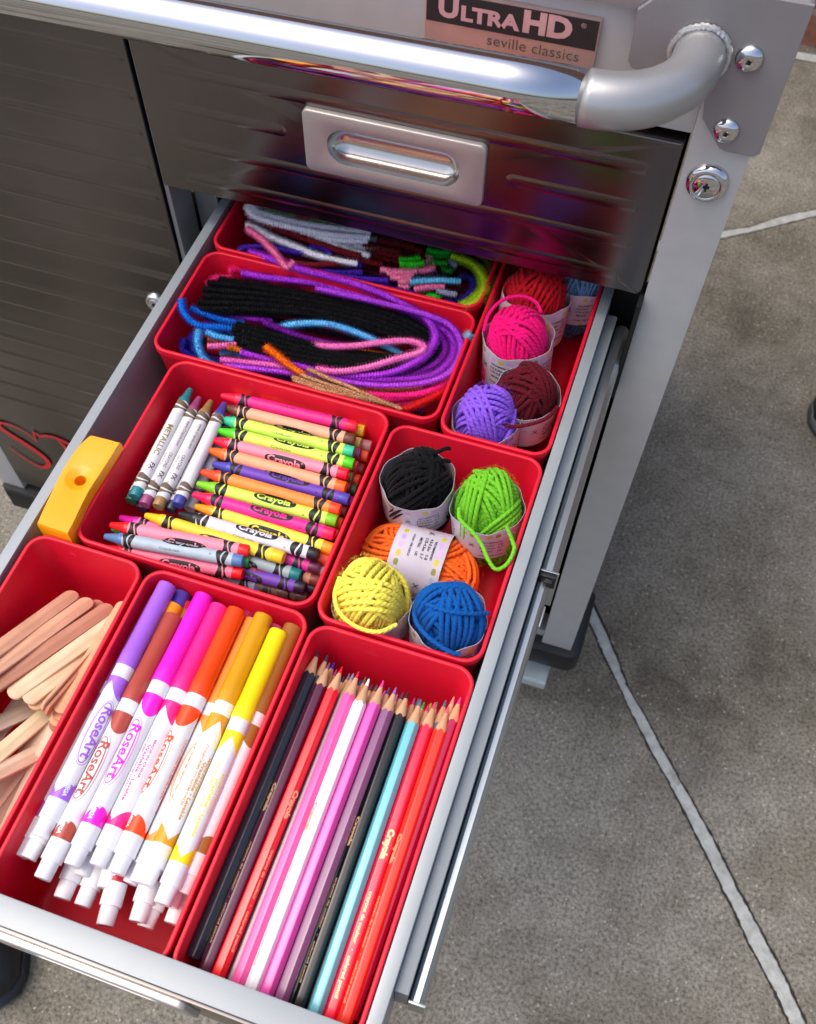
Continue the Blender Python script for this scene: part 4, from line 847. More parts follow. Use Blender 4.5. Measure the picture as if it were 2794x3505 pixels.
    ([(-103.3,-42.0,-2.0),(-102.1,-40.3,2.0)],'8cb4d8',3.7,'pale blue pipe cleaner tip at the right corner'),
    ([(-226.8,-94.7,2.0),(-214.4,-99.9,1.0),(-205.3,-103.2,-1.0),(-195.1,-104.9,-4.0)],'f57c10',3.7,'orange pipe cleaner stub lying over the front of the bundle'),
    ([(-274.2,-87.7,-13.0),(-263.0,-86.6,-14.0),(-249.6,-85.6,-15.0)],'e87818',3.7,'orange pipe cleaner end deep at the left'),
    ([(-256.1,-94.0,-9.0),(-247.5,-92.4,-11.0),(-236.6,-89.5,-13.0)],'d87818',3.7,'short orange pipe cleaner below the black ends'),
    ([(-192.1,-71.0,-15.0),(-173.6,-65.8,-15.0),(-150.8,-61.7,-15.0),(-141.3,-62.1,-15.0)],'d87014',3.7,'orange pipe cleaner under the pink one'),
    ([(-168.0,-99.5,-12.0),(-155.6,-97.4,-12.0),(-138.1,-91.3,-12.0),(-121.0,-83.9,-12.0)],'e87828',3.7,'orange pipe cleaner below the front violet loops'),
    ([(-160.6,-105.4,-12.0),(-141.4,-100.7,-12.0),(-124.7,-92.6,-12.0),(-109.5,-79.2,-12.0),(-105.6,-66.9,-12.0)],'f0188c',3.7,'hot pink pipe cleaner below the orange one at the front'),
    ([(-148.5,-102.9,-16.0),(-131.9,-98.2,-16.0),(-117.2,-87.4,-16.0),(-107.6,-72.4,-16.0)],'e0187c',3.7,'second hot pink pipe cleaner at the front'),
    ([(-153.7,-102.4,-10.0),(-132.4,-96.5,-10.0),(-116.1,-87.4,-10.0),(-104.2,-71.7,-10.0),(-104.0,-59.7,-10.0)],'f82890',3.7,'uppermost hot pink pipe cleaner under the violet loops'),
    ([(-127.3,-106.2,-12.0),(-119.2,-97.4,-12.0),(-110.9,-87.2,-12.0),(-104.4,-75.0,-12.0)],'d8141c',3.7,'red pipe cleaner slanting up at the front right'),
    ([(-274.3,-17.5,-6.0),(-266.2,-18.3,-6.8),(-255.1,-20.2,-7.5),(-243.1,-21.7,-8.2),(-233.0,-23.9,-9.0)],'e01858',3.7,'magenta red pipe cleaner by the back wall of the second bin'),
    ([(-281.8,-30.7,-6.0),(-278.5,-26.7,-7.3),(-271.3,-25.6,-8.7),(-258.4,-25.6,-10.0)],'e81870',3.7,'hot pink pipe cleaner end left of the violet ones'),
    ([(-292.3,-44.9,-9.0),(-291.8,-38.3,-10.3),(-287.2,-32.5,-11.7),(-278.5,-28.8,-13.0)],'e82878',3.7,'hot pink pipe cleaner tip behind the black ends'),
    ([(-289.1,-93.6,-13.0),(-287.0,-101.6,-15.0),(-275.8,-103.1,-17.0),(-255.9,-101.6,-19.0)],'201890',3.7,'navy pipe cleaner deep in the left corner'),
    ([(-287.4,-83.5,-17.0),(-286.2,-93.0,-18.0),(-272.5,-101.9,-19.0),(-249.6,-100.4,-20.0)],'2818a0',3.7,'indigo pipe cleaner deep in the left corner'),
    ([(-194.1,-102.1,-0.0),(-177.7,-105.7,-0.0),(-162.2,-107.2,-1.0),(-144.0,-109.7,-3.0),(-126.9,-109.1,-7.0)],'d09c74',2.3,'tan pipe cleaner in the bundle lying over the crayon bin wall'),
    ([(-196.9,-107.8,-0.7),(-180.2,-110.3,0.0),(-164.8,-110.4,-1.0),(-146.7,-110.9,-3.0),(-129.7,-108.4,-7.0)],'d09c74',2.3,'tan pipe cleaner in the bundle lying over the crayon bin wall'),
    ([(-201.7,-110.7,-1.4),(-184.5,-113.1,0.0),(-168.9,-112.4,-1.0),(-150.7,-111.8,-3.0),(-133.7,-108.1,-7.0)],'d09c74',2.3,'tan pipe cleaner in the bundle lying over the crayon bin wall'),
    ([(-200.3,-112.3,-2.1),(-184.5,-114.8,0.0),(-170.5,-113.8,-1.0),(-154.1,-112.3,-3.0),(-138.9,-107.9,-7.0)],'d09c74',2.3,'tan pipe cleaner in the bundle lying over the crayon bin wall'),
    ([(-193.0,-113.2,-2.8),(-180.6,-115.8,-0.0),(-170.1,-114.3,-1.0),(-157.4,-111.9,-3.0),(-145.7,-106.6,-7.0)],'d09c74',2.3,'tan pipe cleaner in the bundle lying over the crayon bin wall'),
]
PIPES1 = [
    ([(-290.7,29.2,0.0),(-286.0,22.6,-0.0),(-272.6,19.3,-0.2),(-247.5,19.4,-0.8),(-223.4,21.4,-1.0),(-196.7,27.6,-1.0)],'f4f2fa',4.3,'white pipe cleaner in the thick white bundle of the back bin'),
    ([(-289.7,30.1,1.0),(-283.6,24.9,1.0),(-271.7,23.6,0.8),(-249.2,23.8,0.2),(-225.3,26.6,0.0),(-197.1,30.6,0.0)],'f4f2fa',4.3,'white pipe cleaner in the thick white bundle of the back bin'),
    ([(-285.0,26.8,-3.0),(-270.1,21.7,-3.0),(-244.9,18.5,-3.0),(-222.6,18.8,-3.0),(-197.4,25.9,-3.0)],'f4f2fa',4.3,'white pipe cleaner in the thick white bundle of the back bin'),
    ([(-226.8,29.3,-7.0),(-197.3,34.0,-8.0),(-174.8,37.0,-9.0)],'b4b0bc',3.7,'greyish white pipe cleaner under the back drawer face'),
    ([(-239.7,17.9,-4.0),(-215.1,15.1,-4.3),(-202.6,14.4,-4.7),(-191.8,13.2,-5.0)],'f4f2fa',3.7,'white pipe cleaner ending beside the maroon one'),
    ([(-223.7,21.2,-6.0),(-201.9,22.6,-7.0),(-178.0,24.7,-8.0)],'f4f2fa',3.7,'white pipe cleaner reaching furthest right'),
    ([(-286.7,12.4,-2.0),(-278.7,11.8,-2.7),(-268.6,8.5,-3.3),(-248.6,5.4,-4.0),(-228.8,2.3,-4.7),(-211.8,2.8,-5.3),(-197.9,4.7,-6.0)],'f4f2fa',3.7,'single white pipe cleaner running below the maroon one'),
    ([(-288.7,21.9,-3.0),(-272.7,18.5,-3.2),(-246.0,14.7,-3.5),(-219.9,11.4,-3.8),(-197.4,10.2,-4.0)],'7c1420',3.7,'maroon pipe cleaner between the white ones'),
    ([(-253.5,-7.7,-6.0),(-239.8,-7.9,-6.3),(-226.2,-5.0,-6.7),(-205.2,4.6,-7.0)],'7c1420',3.7,'maroon pipe cleaner curved at the front of the back bin'),
    ([(-208.2,9.3,-7.0),(-190.1,10.1,-7.0),(-181.0,10.2,-7.0)],'701018',3.7,'maroon pipe cleaner end in the cluster at the middle of the back bin'),
    ([(-200.9,23.4,-6.0),(-182.8,24.2,-6.0),(-172.4,25.9,-6.0)],'701018',3.7,'maroon pipe cleaner end in the cluster at the middle of the back bin'),
    ([(-197.9,21.6,-8.0),(-179.7,22.4,-8.0),(-167.9,23.7,-8.0)],'701018',3.7,'maroon pipe cleaner end in the cluster at the middle of the back bin'),
    ([(-192.6,31.4,-6.0),(-174.4,32.2,-6.0),(-165.1,33.5,-6.0)],'701018',3.7,'maroon pipe cleaner end in the cluster at the middle of the back bin'),
    ([(-187.9,31.9,-8.0),(-169.7,32.6,-8.0),(-159.5,33.4,-8.0)],'701018',3.7,'maroon pipe cleaner end in the cluster at the middle of the back bin'),
    ([(-193.8,20.4,-11.0),(-175.6,21.2,-11.0),(-168.3,21.1,-11.0)],'701018',3.7,'maroon pipe cleaner end in the cluster at the middle of the back bin'),
    ([(-282.4,5.7,1.0),(-275.9,2.2,2.0),(-267.0,-2.6,2.0),(-254.6,-11.7,3.0),(-241.3,-23.2,4.0),(-238.1,-22.1,4.0),(-236.7,-18.5,5.0)],'ee78a8',3.2,'rosy pink pipe cleaner with a hooked tip over the front wall of the back bin'),
    ([(-283.9,-9.9,-6.0),(-278.8,-4.1,-5.9),(-265.4,0.1,-5.7),(-249.4,0.9,-5.6),(-238.9,2.5,-5.4),(-233.0,10.0,-5.3),(-225.8,10.4,-5.1),(-219.4,6.7,-5.0)],'4a22b0',3.1,'bright indigo pipe cleaner with a wavy end'),
    ([(-221.9,-10.0,-7.0),(-206.1,-6.4,-7.0),(-192.1,-1.5,-7.0)],'4820a8',3.7,'indigo pipe cleaner below the maroon one'),
    ([(-208.2,5.6,-9.0),(-198.6,6.2,-9.0),(-197.2,10.9,-9.0)],'4820a8',3.7,'indigo pipe cleaner end beside the white tips'),
    ([(-206.8,-10.8,-6.0),(-188.5,-8.1,-6.0),(-171.8,-4.2,-6.0)],'4c22b0',3.7,'indigo pipe cleaner close to the front wall'),
    ([(-197.8,-9.5,-9.0),(-182.4,-8.6,-9.0),(-170.5,-6.3,-9.0)],'4018a0',3.7,'indigo pipe cleaner pressed against the front wall'),
    ([(-169.3,-11.6,-6.0),(-161.1,-11.4,-6.0),(-150.1,-10.5,-6.0)],'3c18a0',3.7,'short indigo pipe cleaner near the middle of the front wall'),
    ([(-171.1,16.6,-5.0),(-163.7,18.9,-5.0),(-156.9,23.0,-5.0)],'30d020',3.7,'green pipe cleaner end in the green cluster of the back bin'),
    ([(-169.2,13.0,-5.0),(-160.6,15.3,-5.0),(-152.7,19.3,-5.0)],'38d828',3.7,'green pipe cleaner end in the green cluster of the back bin'),
    ([(-168.9,12.0,-7.0),(-162.6,13.1,-7.0),(-156.9,16.0,-7.0)],'28c020',3.7,'green pipe cleaner end in the green cluster of the back bin'),
    ([(-155.3,33.3,-6.0),(-146.7,33.8,-6.0),(-138.7,36.2,-6.0)],'20b028',3.7,'green pipe cleaner end in the green cluster of the back bin'),
    ([(-155.5,30.4,-8.0),(-146.9,31.8,-8.0),(-138.8,35.0,-8.0)],'18a020',3.7,'green pipe cleaner end in the green cluster of the back bin'),
    ([(-151.3,24.6,-7.0),(-144.1,24.7,-7.0),(-137.5,26.6,-7.0)],'20a828',3.7,'green pipe cleaner end in the green cluster of the back bin'),
    ([(-141.2,23.7,-10.0),(-136.7,22.5,-10.0),(-132.7,23.2,-10.0)],'188828',3.7,'green pipe cleaner end in the green cluster of the back bin'),
    ([(-142.8,-7.3,-8.0),(-137.4,-6.8,-8.0),(-132.5,-4.6,-8.0)],'28c030',3.7,'green pipe cleaner end in the green cluster of the back bin'),
    ([(-147.8,-4.6,-9.0),(-140.9,-3.9,-9.0),(-134.6,-1.5,-9.0)],'20b028',3.7,'green pipe cleaner end in the green cluster of the back bin'),
    ([(-180.4,3.4,-5.0),(-171.2,4.6,-5.0),(-162.6,7.6,-5.0)],'e880a8',3.7,'pink pipe cleaner end in the pink cluster of the back bin'),
    ([(-174.6,0.5,-4.0),(-164.3,3.8,-4.0),(-154.7,8.8,-4.0)],'e880a8',3.7,'pink pipe cleaner end in the pink cluster of the back bin'),
    ([(-155.1,10.1,-5.0),(-149.6,12.6,-5.0),(-144.7,16.9,-5.0)],'e880a8',3.7,'pink pipe cleaner end in the pink cluster of the back bin'),
    ([(-171.4,-1.9,-5.0),(-163.6,0.7,-5.0),(-156.4,5.0,-5.0)],'e880a8',3.7,'pink pipe cleaner end in the pink cluster of the back bin'),
    ([(-165.1,-2.9,-6.0),(-160.8,-1.6,-6.0),(-157.0,1.5,-6.0)],'e880a8',3.7,'pink pipe cleaner end in the pink cluster of the back bin'),
    ([(-163.9,-6.3,-7.0),(-159.8,-6.2,-7.0),(-156.3,-4.3,-7.0)],'e880a8',3.7,'pink pipe cleaner end in the pink cluster of the back bin'),
    ([(-153.2,23.1,-7.0),(-151.4,24.0,-7.0),(-150.1,26.7,-7.0)],'e880a8',3.7,'pink pipe cleaner end in the pink cluster of the back bin'),
    ([(-151.1,-9.3,-3.0),(-142.2,-4.3,-3.0),(-131.6,-0.5,-3.0)],'e070a0',3.7,'pink pipe cleaner just below the light blue one'),
    ([(-155.5,-5.0,-2.0),(-145.8,-0.4,-2.0),(-135.3,3.7,-2.0),(-122.4,7.3,-2.0)],'5cb4d8',3.7,'light blue pipe cleaner at the right of the back bin'),
    ([(-157.2,2.2,-6.0),(-145.5,6.4,-6.0),(-138.3,9.8,-6.0)],'20286c',3.7,'navy pipe cleaner just above the light blue one'),
    ([(-136.2,-4.5,-4.0),(-127.9,-4.7,-4.0),(-121.8,-3.8,-4.0)],'8c90a8',3.7,'grey pipe cleaner end near the front right'),
    ([(-137.6,31.1,-8.0),(-134.5,28.8,-8.0),(-131.4,26.4,-8.0)],'8c90a8',3.7,'grey pipe cleaner end behind the green cluster'),
    ([(-136.3,30.0,-3.0),(-125.1,28.4,-2.8),(-115.5,23.9,-2.7),(-108.1,14.5,-2.5),(-105.0,4.0,-2.3),(-107.3,-8.2,-2.2),(-114.2,-15.8,-2.0)],'a8c814',3.7,'lime yellow pipe cleaner looping round the right end'),
    ([(-131.9,32.2,-8.0),(-120.4,29.8,-7.8),(-112.8,22.0,-7.6),(-108.5,10.0,-7.4),(-111.2,-1.7,-7.2),(-117.8,-10.5,-7.0)],'98b810',3.7,'inner lime yellow pipe cleaner loop'),
    ([(-120.2,41.2,-8.0),(-110.7,33.5,-8.3),(-104.0,22.6,-8.5),(-101.3,8.9,-8.8),(-103.0,-1.1,-9.0)],'7c7814',3.7,'olive pipe cleaner outside the lime loop'),
    ([(-126.7,19.0,-9.0),(-119.8,19.8,-9.2),(-114.9,13.4,-9.4),(-114.8,5.4,-9.6),(-119.2,-1.6,-9.8),(-129.3,-7.1,-10.0)],'28187c',3.7,'dark navy pipe cleaner loop inside the lime one'),
    ([(-131.1,29.9,-11.0),(-123.0,31.2,-11.3),(-115.9,25.5,-11.7),(-112.1,13.8,-12.0)],'100e18',3.7,'black pipe cleaner loop between navy and lime'),
    ([(-130.6,35.1,-5.0),(-121.7,33.5,-5.5),(-113.5,30.0,-6.0)],'181444',3.7,'ink blue pipe cleaner above the lime loop'),
    ([(-286.6,36.6,-4.0),(-273.2,35.3,-4.2),(-260.7,35.7,-4.5),(-247.6,34.9,-4.8),(-226.9,36.6,-5.0)],'58d820',3.7,'lime green pipe cleaner at the back under the drawer face'),
    ([(-256.0,34.1,-2.0),(-250.7,33.7,-2.0),(-245.9,34.2,-2.0)],'d84020',3.7,'tiny red orange pipe cleaner tip under the drawer face'),
]


# ---------------------------------------------------------------- crayons
def make_crayon_mesh(kind):
    w_ = MB(); w_.lathe([(.3, .01), (.3, 1.5), (.8, 1.85), (9.6, 3.25), (10.3, 3.75), (11, 3.92), (14.5, 3.92), (86, 3.92), (91.3, 3.9), (92, 3.5), (92, .01)], 22, cap=False)
    p = MB(); p.lathe([(13.2, 3.95), (13.25, 4.12), (85.6, 4.12), (85.65, 3.95)], 28, cap=False)
    R_ = 4.12
    if kind == 'A':
        shape_cyl(p, 13.6, 3.5, 52, 0, R_ + .04, 1, 2.8)
        text_cyl(p, 'Crayola', 6.2, .2, 51.2, 0, R_ + .09, 0, 22)
        text_cyl(p, '\u00ae', 2.0, 0, 63, .35, R_ + .09, 0)
        text_cyl(p, 'Crayola.com', 2.3, .0, 45, math.radians(-95), R_ + .05, 1, 13)
        text_cyl(p, '\u00ae', 1.8, 0, 71.5, math.radians(-70), R_ + .05, 1)
    elif kind == 'M':
        text_cyl(p, 'METALLIC', 5.0, .12, 47, .1, R_ + .05, 2, 25); text_cyl(p, 'FX', 4.2, .1, 68.5, .4, R_ + .05, 1)
    else:
        text_cyl(p, 'www.Crayola.com', 2.6, .03, 34, .35, R_ + .05, 1, 21); text_cyl(p, 'CRAYONS', 2.9, .03, 57, .1, R_ + .05, 1, 12); text_cyl(p, 'MADE IN U.S.A.', 1.7, 0, 57, -.6, R_ + .05, 1, 10); text_cyl(p, 'FX', 4.2, .15, 69, .2, R_ + .05, 1)
        text_cyl(p, '\u00ae', 1.8, 0, 74.5, -.3, R_ + .05, 1)
    return w_, p
CM = {}
for kind, mats in (('A', [M_paper, M_ink]), ('M', [M_paperm, M_ink, M_bronze]), ('N', [M_paperm, M_greyink])):
    w_, p_ = make_crayon_mesh(kind)
    a = w_.build('wax_stick', M_wax, ang=30); b = p_.build('paper_wrapper', mats, ang=30)
    CM[kind] = (a.data, b.data); bpy.data.objects.remove(a); bpy.data.objects.remove(b)
NAMES = {'peach wrapped crayon with a brown': 'sepia', 'peach wrapped crayon with a bright': 'atomic tangerine', 'orange wrapped crayon': 'outrageous orange', 'blue grey crayon': "robin's egg blue", 'watermelon': 'wild watermelon'}
def pick(lab):
    for k, v in NAMES.items():
        if lab.startswith(k): return v
for T, E, pap, wax, roll, kind, lab in CRAYONS:
    r_ = empty('crayon', (0, 0, 0), lab, 'crayon', 'crayons in the square red bin')
    place(r_, T, E, roll, 92)
    for nm, me, col in (('wax_stick', CM[kind][0], wax), ('paper_wrapper', CM[kind][1], pap)):
        o = bpy.data.objects.new(nm, me); S.collection.objects.link(o); o.parent = r_; o.color = lin(col)
    nmx = pick(lab)
    if nmx:
        p = MB()
        for k in range(2): text_cyl(p, nmx, 2.1, 0, 67 - .3 * len(nmx), math.radians(-roll + 25 - 40 * k), 4.17, 0)
        p.build('colour_name_print', M_greyink, r_)

# ---------------------------------------------------------------- pencils
NP = 36; AP = 3.45
def rh(a): return min(AP / math.cos(((a + math.pi / 6) % (math.pi / 3)) - math.pi / 6), AP * 1.115)
slope = 3.3 / 14.5
def pencil_parts():
    A_ = [2 * math.pi * k / NP for k in range(NP)]
    pt = lambda s_, r, a: (s_, r * math.sin(a), r * math.cos(a))
    sb = [rh(a) / slope + random.uniform(-.15, .15) for a in A_]
    body = MB(); body.loops([[pt(sb[k], rh(A_[k]), A_[k]) for k in range(NP)], [pt(174.6, rh(a), a) for a in A_], [pt(175, rh(a) * .95, a) for a in A_]], cap1=True)
    wd_ = MB(); wd_.loops([[pt(4.9, 4.9 * slope, a) for a in A_]] + [[pt(4.9 + (sb[k] - 4.9) * f, (4.9 + (sb[k] - 4.9) * f) * slope * (1 if f < 1 else 1.0), A_[k]) for k in range(NP)] for f in (.5, 1)])
    ld = MB(); ld.loops([[pt(.4, .25, a) for a in A_], [pt(.9, .48, a) for a in A_], [pt(5.0, 4.95 * slope + .02, a) for a in A_]], cap0=True)
    gf = MB(); z = AP + .03
    F = lambda x, y: (x, y, z)
    text_flat(gf, 'Crayola', 4.3, .25, 84, 0, F, 0, 16); text_flat(gf, 'crayons de couleur', 2.4, .08, 122, 0, F, 0, 26); text_flat(gf, '\u2022', 3, 0, 138, 0, F, 0); text_flat(gf, 'colored pencil', 2.4, .08, 151, 0, F, 0, 20)
    return body, wd_, ld, gf
PB = []
for nm, mb, mt in zip(('lacquered_body', 'wood_cone', 'lead_point', 'foil_print'), pencil_parts(), (M_pencil, M_pwood, M_lead, M_gold)):
    o = mb.build(nm, mt, ang=28); PB.append((nm, o.data)); bpy.data.objects.remove(o)
rolls = {0: 200, 1: 55, 2: -45, 3: 200, 4: 55, 5: 190, 6: 200, 7: 60, 8: 190, 9: 5, 10: 58}
for i, (T, E, bcol, lcol, lab) in enumerate(PENCILS):
    r_ = empty('coloured_pencil', (0, 0, 0), lab, 'pencil', 'coloured pencils in the front right bin')
    place(r_, T, E, rolls.get(i, random.choice((180, 120, 240))) - 4, None)
    for nm, me in PB:
        o = bpy.data.objects.new(nm, me); S.collection.objects.link(o); o.parent = r_; o.color = lin(lcol if nm == 'lead_point' else bcol)
        if nm == 'foil_print' and 'white' in lab[:6]: o.data = me

# ---------------------------------------------------------------- markers
cp = MB(); cp.lathe([(0, .01), (0, 4.6), (.35, 5.2), (1.0, 5.45), (46, 5.75), (46.4, 5.95), (56, 6.0), (56.1, 5.3)], 32, cap=False)
br = MB(); br.lathe([(55.8, 5.6), (144.5, 5.6)], 32, cap=False)
pg = MB(); pg.lathe([(144.3, 5.65), (146.8, 5.6), (147.0, 4.6), (155.6, 4.4), (156, 4.1), (156, .01)], 32, cap=False)
pr1 = MB(); R1 = 5.6
shape_cyl(pr1, 19, 5.2, 97, 0, R1 + .03, 0, 2.4, ring=.94); shape_cyl(pr1, 18, 4.3, 97, -.05, R1 + .03, 0, 2.2, ring=.84)
text_cyl(pr1, 'RoseArt', 8.0, .2, 97, .1, R1 + .06, 0, 30)
text_cyl(pr1, 'CONFORMS TO ASTM D4236', 1.9, .05, 98, math.radians(118), R1 + .03, 0, 34); text_cyl(pr1, 'Washable \u2022 Lavable', 2.6, .08, 106, math.radians(142), R1 + .03, 0, 32)
text_cyl(pr1, 'MADE IN CHINA', 1.9, .05, 98, math.radians(165), R1 + .03, 0, 22)
pr2 = MB(); text_cyl(pr2, 'MEGA', 3.2, .15, 130.0, 0, R1 + .04, 0, 7.5); text_cyl(pr2, '*', 4.5, .1, 126.5, .25, R1 + .04, 0)
MK = []
for nm, mb, mt in (('cap', cp, M_cap), ('barrel', br, M_barrel), ('end_plug', pg, M_plug), ('logo_print', pr1, M_inkc), ('white_print', pr2, M_plug)):
    o = mb.build(nm, mt, ang=30); MK.append((nm, o.data)); bpy.data.objects.remove(o)
for T, E, col, roll, lab in MARKERS:
    T = Vector(T); E = Vector(E); d = E - T
    if d.length > 163:
        if lab.startswith(('blue marker', 'dark', 'plum', 'crimson', 'grape')): T = E - d.normalized() * 158
        else: E = T + d.normalized() * 163
    r_ = empty('felt_marker', (0, 0, 0), lab, 'marker', 'felt tip markers in the front middle bin'); place(r_, T, E, roll, 156)
    for nm, me in MK:
        o = bpy.data.objects.new(nm, me); S.collection.objects.link(o); o.parent = r_; o.color = lin(col)

# ---------------------------------------------------------------- craft sticks
st = MB(); out = []
for k in range(13): a = math.pi / 2 + math.pi * k / 12; out.append((4.9 + 4.9 * math.cos(a), 4.9 * math.sin(a)))
for k in range(13): a = -math.pi / 2 + math.pi * k / 12; out.append((109.1 + 4.9 * math.cos(a), 4.9 * math.sin(a)))
def so(f, z): return [(57 + (x - 57) * (1 - (1 - f) * .09), y * f, z) for x, y in out]
st.loops([so(.95, -.95), so(1, -.7), so(1, .7), so(.95, .95)], cap0=True, cap1=True)
o = st.build('craft_stick', M_stick, ang=40); SM = o.data; bpy.data.objects.remove(o)
for T, E, col, tw, lab in STICKS:
    o = bpy.data.objects.new('craft_stick', SM); S.collection.objects.link(o); o.color = lin(col)
    tag(o, lab, 'craft stick', 'wooden craft sticks in the front left bin'); place(o, T, E, tw, 114)

# ---------------------------------------------------------------- pipe cleaners
def pipe(pts, col, r, lab, group):
    rs = random.Random(hash(lab) % 1000 + len(pts) * 7 + int(pts[0][0] * 10)); rs = random.Random(int(abs(pts[0][0] * 37 + pts[0][1] * 91)) + 3)
    P = smoothpath(pts, 1.0); m = MB(); pitch = 2.0
    zmin = -59.0 + r
    P = [Vector((p.x, p.y, max(p.z, zmin))) for p in P]
    D = [0.0]
    for i in range(1, len(P)): D.append(D[-1] + (P[i] - P[i - 1]).length)
    # resample
    L = D[-1]; n = max(6, int(L / .5)); X = []; j = 0
    for i in range(n + 1):
        s_ = L * i / n
        while j < len(D) - 2 and D[j + 1] < s_: j += 1
        X.append(P[j].lerp(P[j + 1], (s_ - D[j]) / max(1e-6, D[j + 1] - D[j])))
    m.tube(X, r, 9, rf=lambda i, l: r * (.56 + .12 * math.cos(2 * math.pi * l / pitch - 1.2)) * (1 if 1 < i < n - 1 else .8))
    u = None; step = .5; vs = []; fs = []; acc = 0
    for i in range(0, n + 1):
        t = (X[min(i + 1, n)] - X[max(i - 1, 0)]).normalized()
        u = t.orthogonal().normalized() if u is None else (u - t * u.dot(t)).normalized(); w_ = t.cross(u)
        l = L * i / n; ph = (l / pitch) % 1.0; dens = 24 if ph < .55 else 6
        for k in range(dens):
            a = rs.uniform(0, 2 * math.pi); rr_ = r * rs.uniform(.85, 1.22) * (1.0 if ph < .5 else .82)
            d = u * math.cos(a) + w_ * math.sin(a); e = t.cross(d); lean = t * rs.uniform(-.5, .5)
            o_ = len(vs); wv = rs.uniform(.10, .2)
            b0 = X[i] + d * r * .55
            vs += [b0 + e * wv, b0 - e * wv, X[i] + d * rr_ + lean + e * wv * .5, X[i] + d * rr_ + lean - e * wv * .5]; fs.append((o_, o_ + 1, o_ + 3, o_ + 2))
    m.add(vs, fs)
    c = X[n // 2]; o = m.build('pipe_cleaner', M_chen, off=tuple(c), ang=180, color=col); o.location = (c.x / 1000, c.y / 1000, (c.z + G) / 1000)
    tag(o, lab, 'pipe cleaner', group); return o
for pts, col, r, lab in PIPES2: pipe(pts, col, r, lab, 'pipe cleaners in the wide second bin')
for pts, col, r, lab in PIPES1: pipe(pts, col, r, lab, 'pipe cleaners in the back bin')
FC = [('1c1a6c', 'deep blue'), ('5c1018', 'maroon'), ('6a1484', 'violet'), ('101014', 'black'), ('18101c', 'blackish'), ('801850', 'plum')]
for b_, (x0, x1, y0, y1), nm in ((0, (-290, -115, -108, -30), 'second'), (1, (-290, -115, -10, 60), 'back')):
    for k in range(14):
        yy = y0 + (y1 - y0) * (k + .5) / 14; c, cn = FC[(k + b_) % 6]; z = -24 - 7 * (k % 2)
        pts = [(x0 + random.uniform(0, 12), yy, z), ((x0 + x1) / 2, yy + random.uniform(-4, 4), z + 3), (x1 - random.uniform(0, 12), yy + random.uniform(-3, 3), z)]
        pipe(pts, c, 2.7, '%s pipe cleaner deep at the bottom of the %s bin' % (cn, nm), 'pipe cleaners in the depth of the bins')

# ---------------------------------------------------------------- yarn
def skein_mesh(seed, rx=19.4, rz=39.5):
    rs = random.Random(seed); m = MB()
    def surf(d, k):
        p = 2.35; k = k * (1 + .045 * math.sin(3.1 * d.x + 2.3 * d.y * d.z + seed) + .03 * math.sin(6 * d.y + seed)); q = (abs(d.x / rx) ** p + abs(d.y / rx) ** p + abs(d.z / rz) ** p) ** (-1 / p); return d * q * k
    # solid core
    rings = []
    for i in range(1, 14):
        th = math.pi * i / 14; rings.append([tuple(surf(Vector((math.sin(th) * math.cos(a), math.sin(th) * math.sin(a), -math.cos(th))), .78)) for a in [2 * math.pi * k / 28 for k in range(28)]])
    m.loops(rings, cap0=True, cap1=True)
    phi = rs.uniform(0, 6)
    for g in range(14):
        phi += 2.39996 + rs.uniform(-.3, .3); tilt = rs.uniform(-.55, .55)
        n = Vector((math.cos(phi) * math.cos(tilt), math.sin(phi) * math.cos(tilt), math.sin(tilt)))
        u = n.orthogonal().normalized(); w_ = n.cross(u)
        if g < 4: cnt, a0, lay = 12, rs.uniform(24, 30), .80 + g * .02
        else: cnt, a0, lay = rs.choice((2, 3, 4, 5)), rs.uniform(54, 84), .885 + (g - 4) * .015
        wob = rs.uniform(0, 6)
        for k in range(cnt):
            al = math.radians(a0 + k * 6.2 + rs.uniform(-.5, .5))
            nn = (n + Vector((rs.uniform(-.02, .02), rs.uniform(-.02, .02), rs.uniform(-.02, .02)))).normalized()
            path = []; NN = 64
            for i in range(NN + 1):
                th = 2 * math.pi * i / NN; d = nn * math.cos(al) + (u * math.cos(th) + w_ * math.sin(th)) * math.sin(al)
                path.append(surf(d.normalized(), lay + .012 * math.sin(2 * th + wob) + .01 * (k % 2)))
            m.tube(path, rs.uniform(1.3, 1.5), 8, capend=False)
    # stray fibres
    vs = []; fs = []
    for i in range(5000):
        th = math.acos(rs.uniform(-1, 1)); a = rs.uniform(0, 6.283); d = Vector((math.sin(th) * math.cos(a), math.sin(th) * math.sin(a), math.cos(th)))
        p = surf(d, 1.07); t = Vector((rs.gauss(0, 1), rs.gauss(0, 1), rs.gauss(0, 1))).normalized(); e = d.cross(t).normalized() * .05
        q = p + t * rs.uniform(.8, 2.2) + d * rs.uniform(.3, 1.3); o_ = len(vs); vs += [p + e, p - e, q]; fs.append((o_, o_ + 1, o_ + 2))
    m.add(vs, fs); o = m.build('wound_yarn', M_yarn, ang=180); me = o.data; bpy.data.objects.remove(o); return me
YM = [skein_mesh(s_) for s_ in (11, 23, 5)]
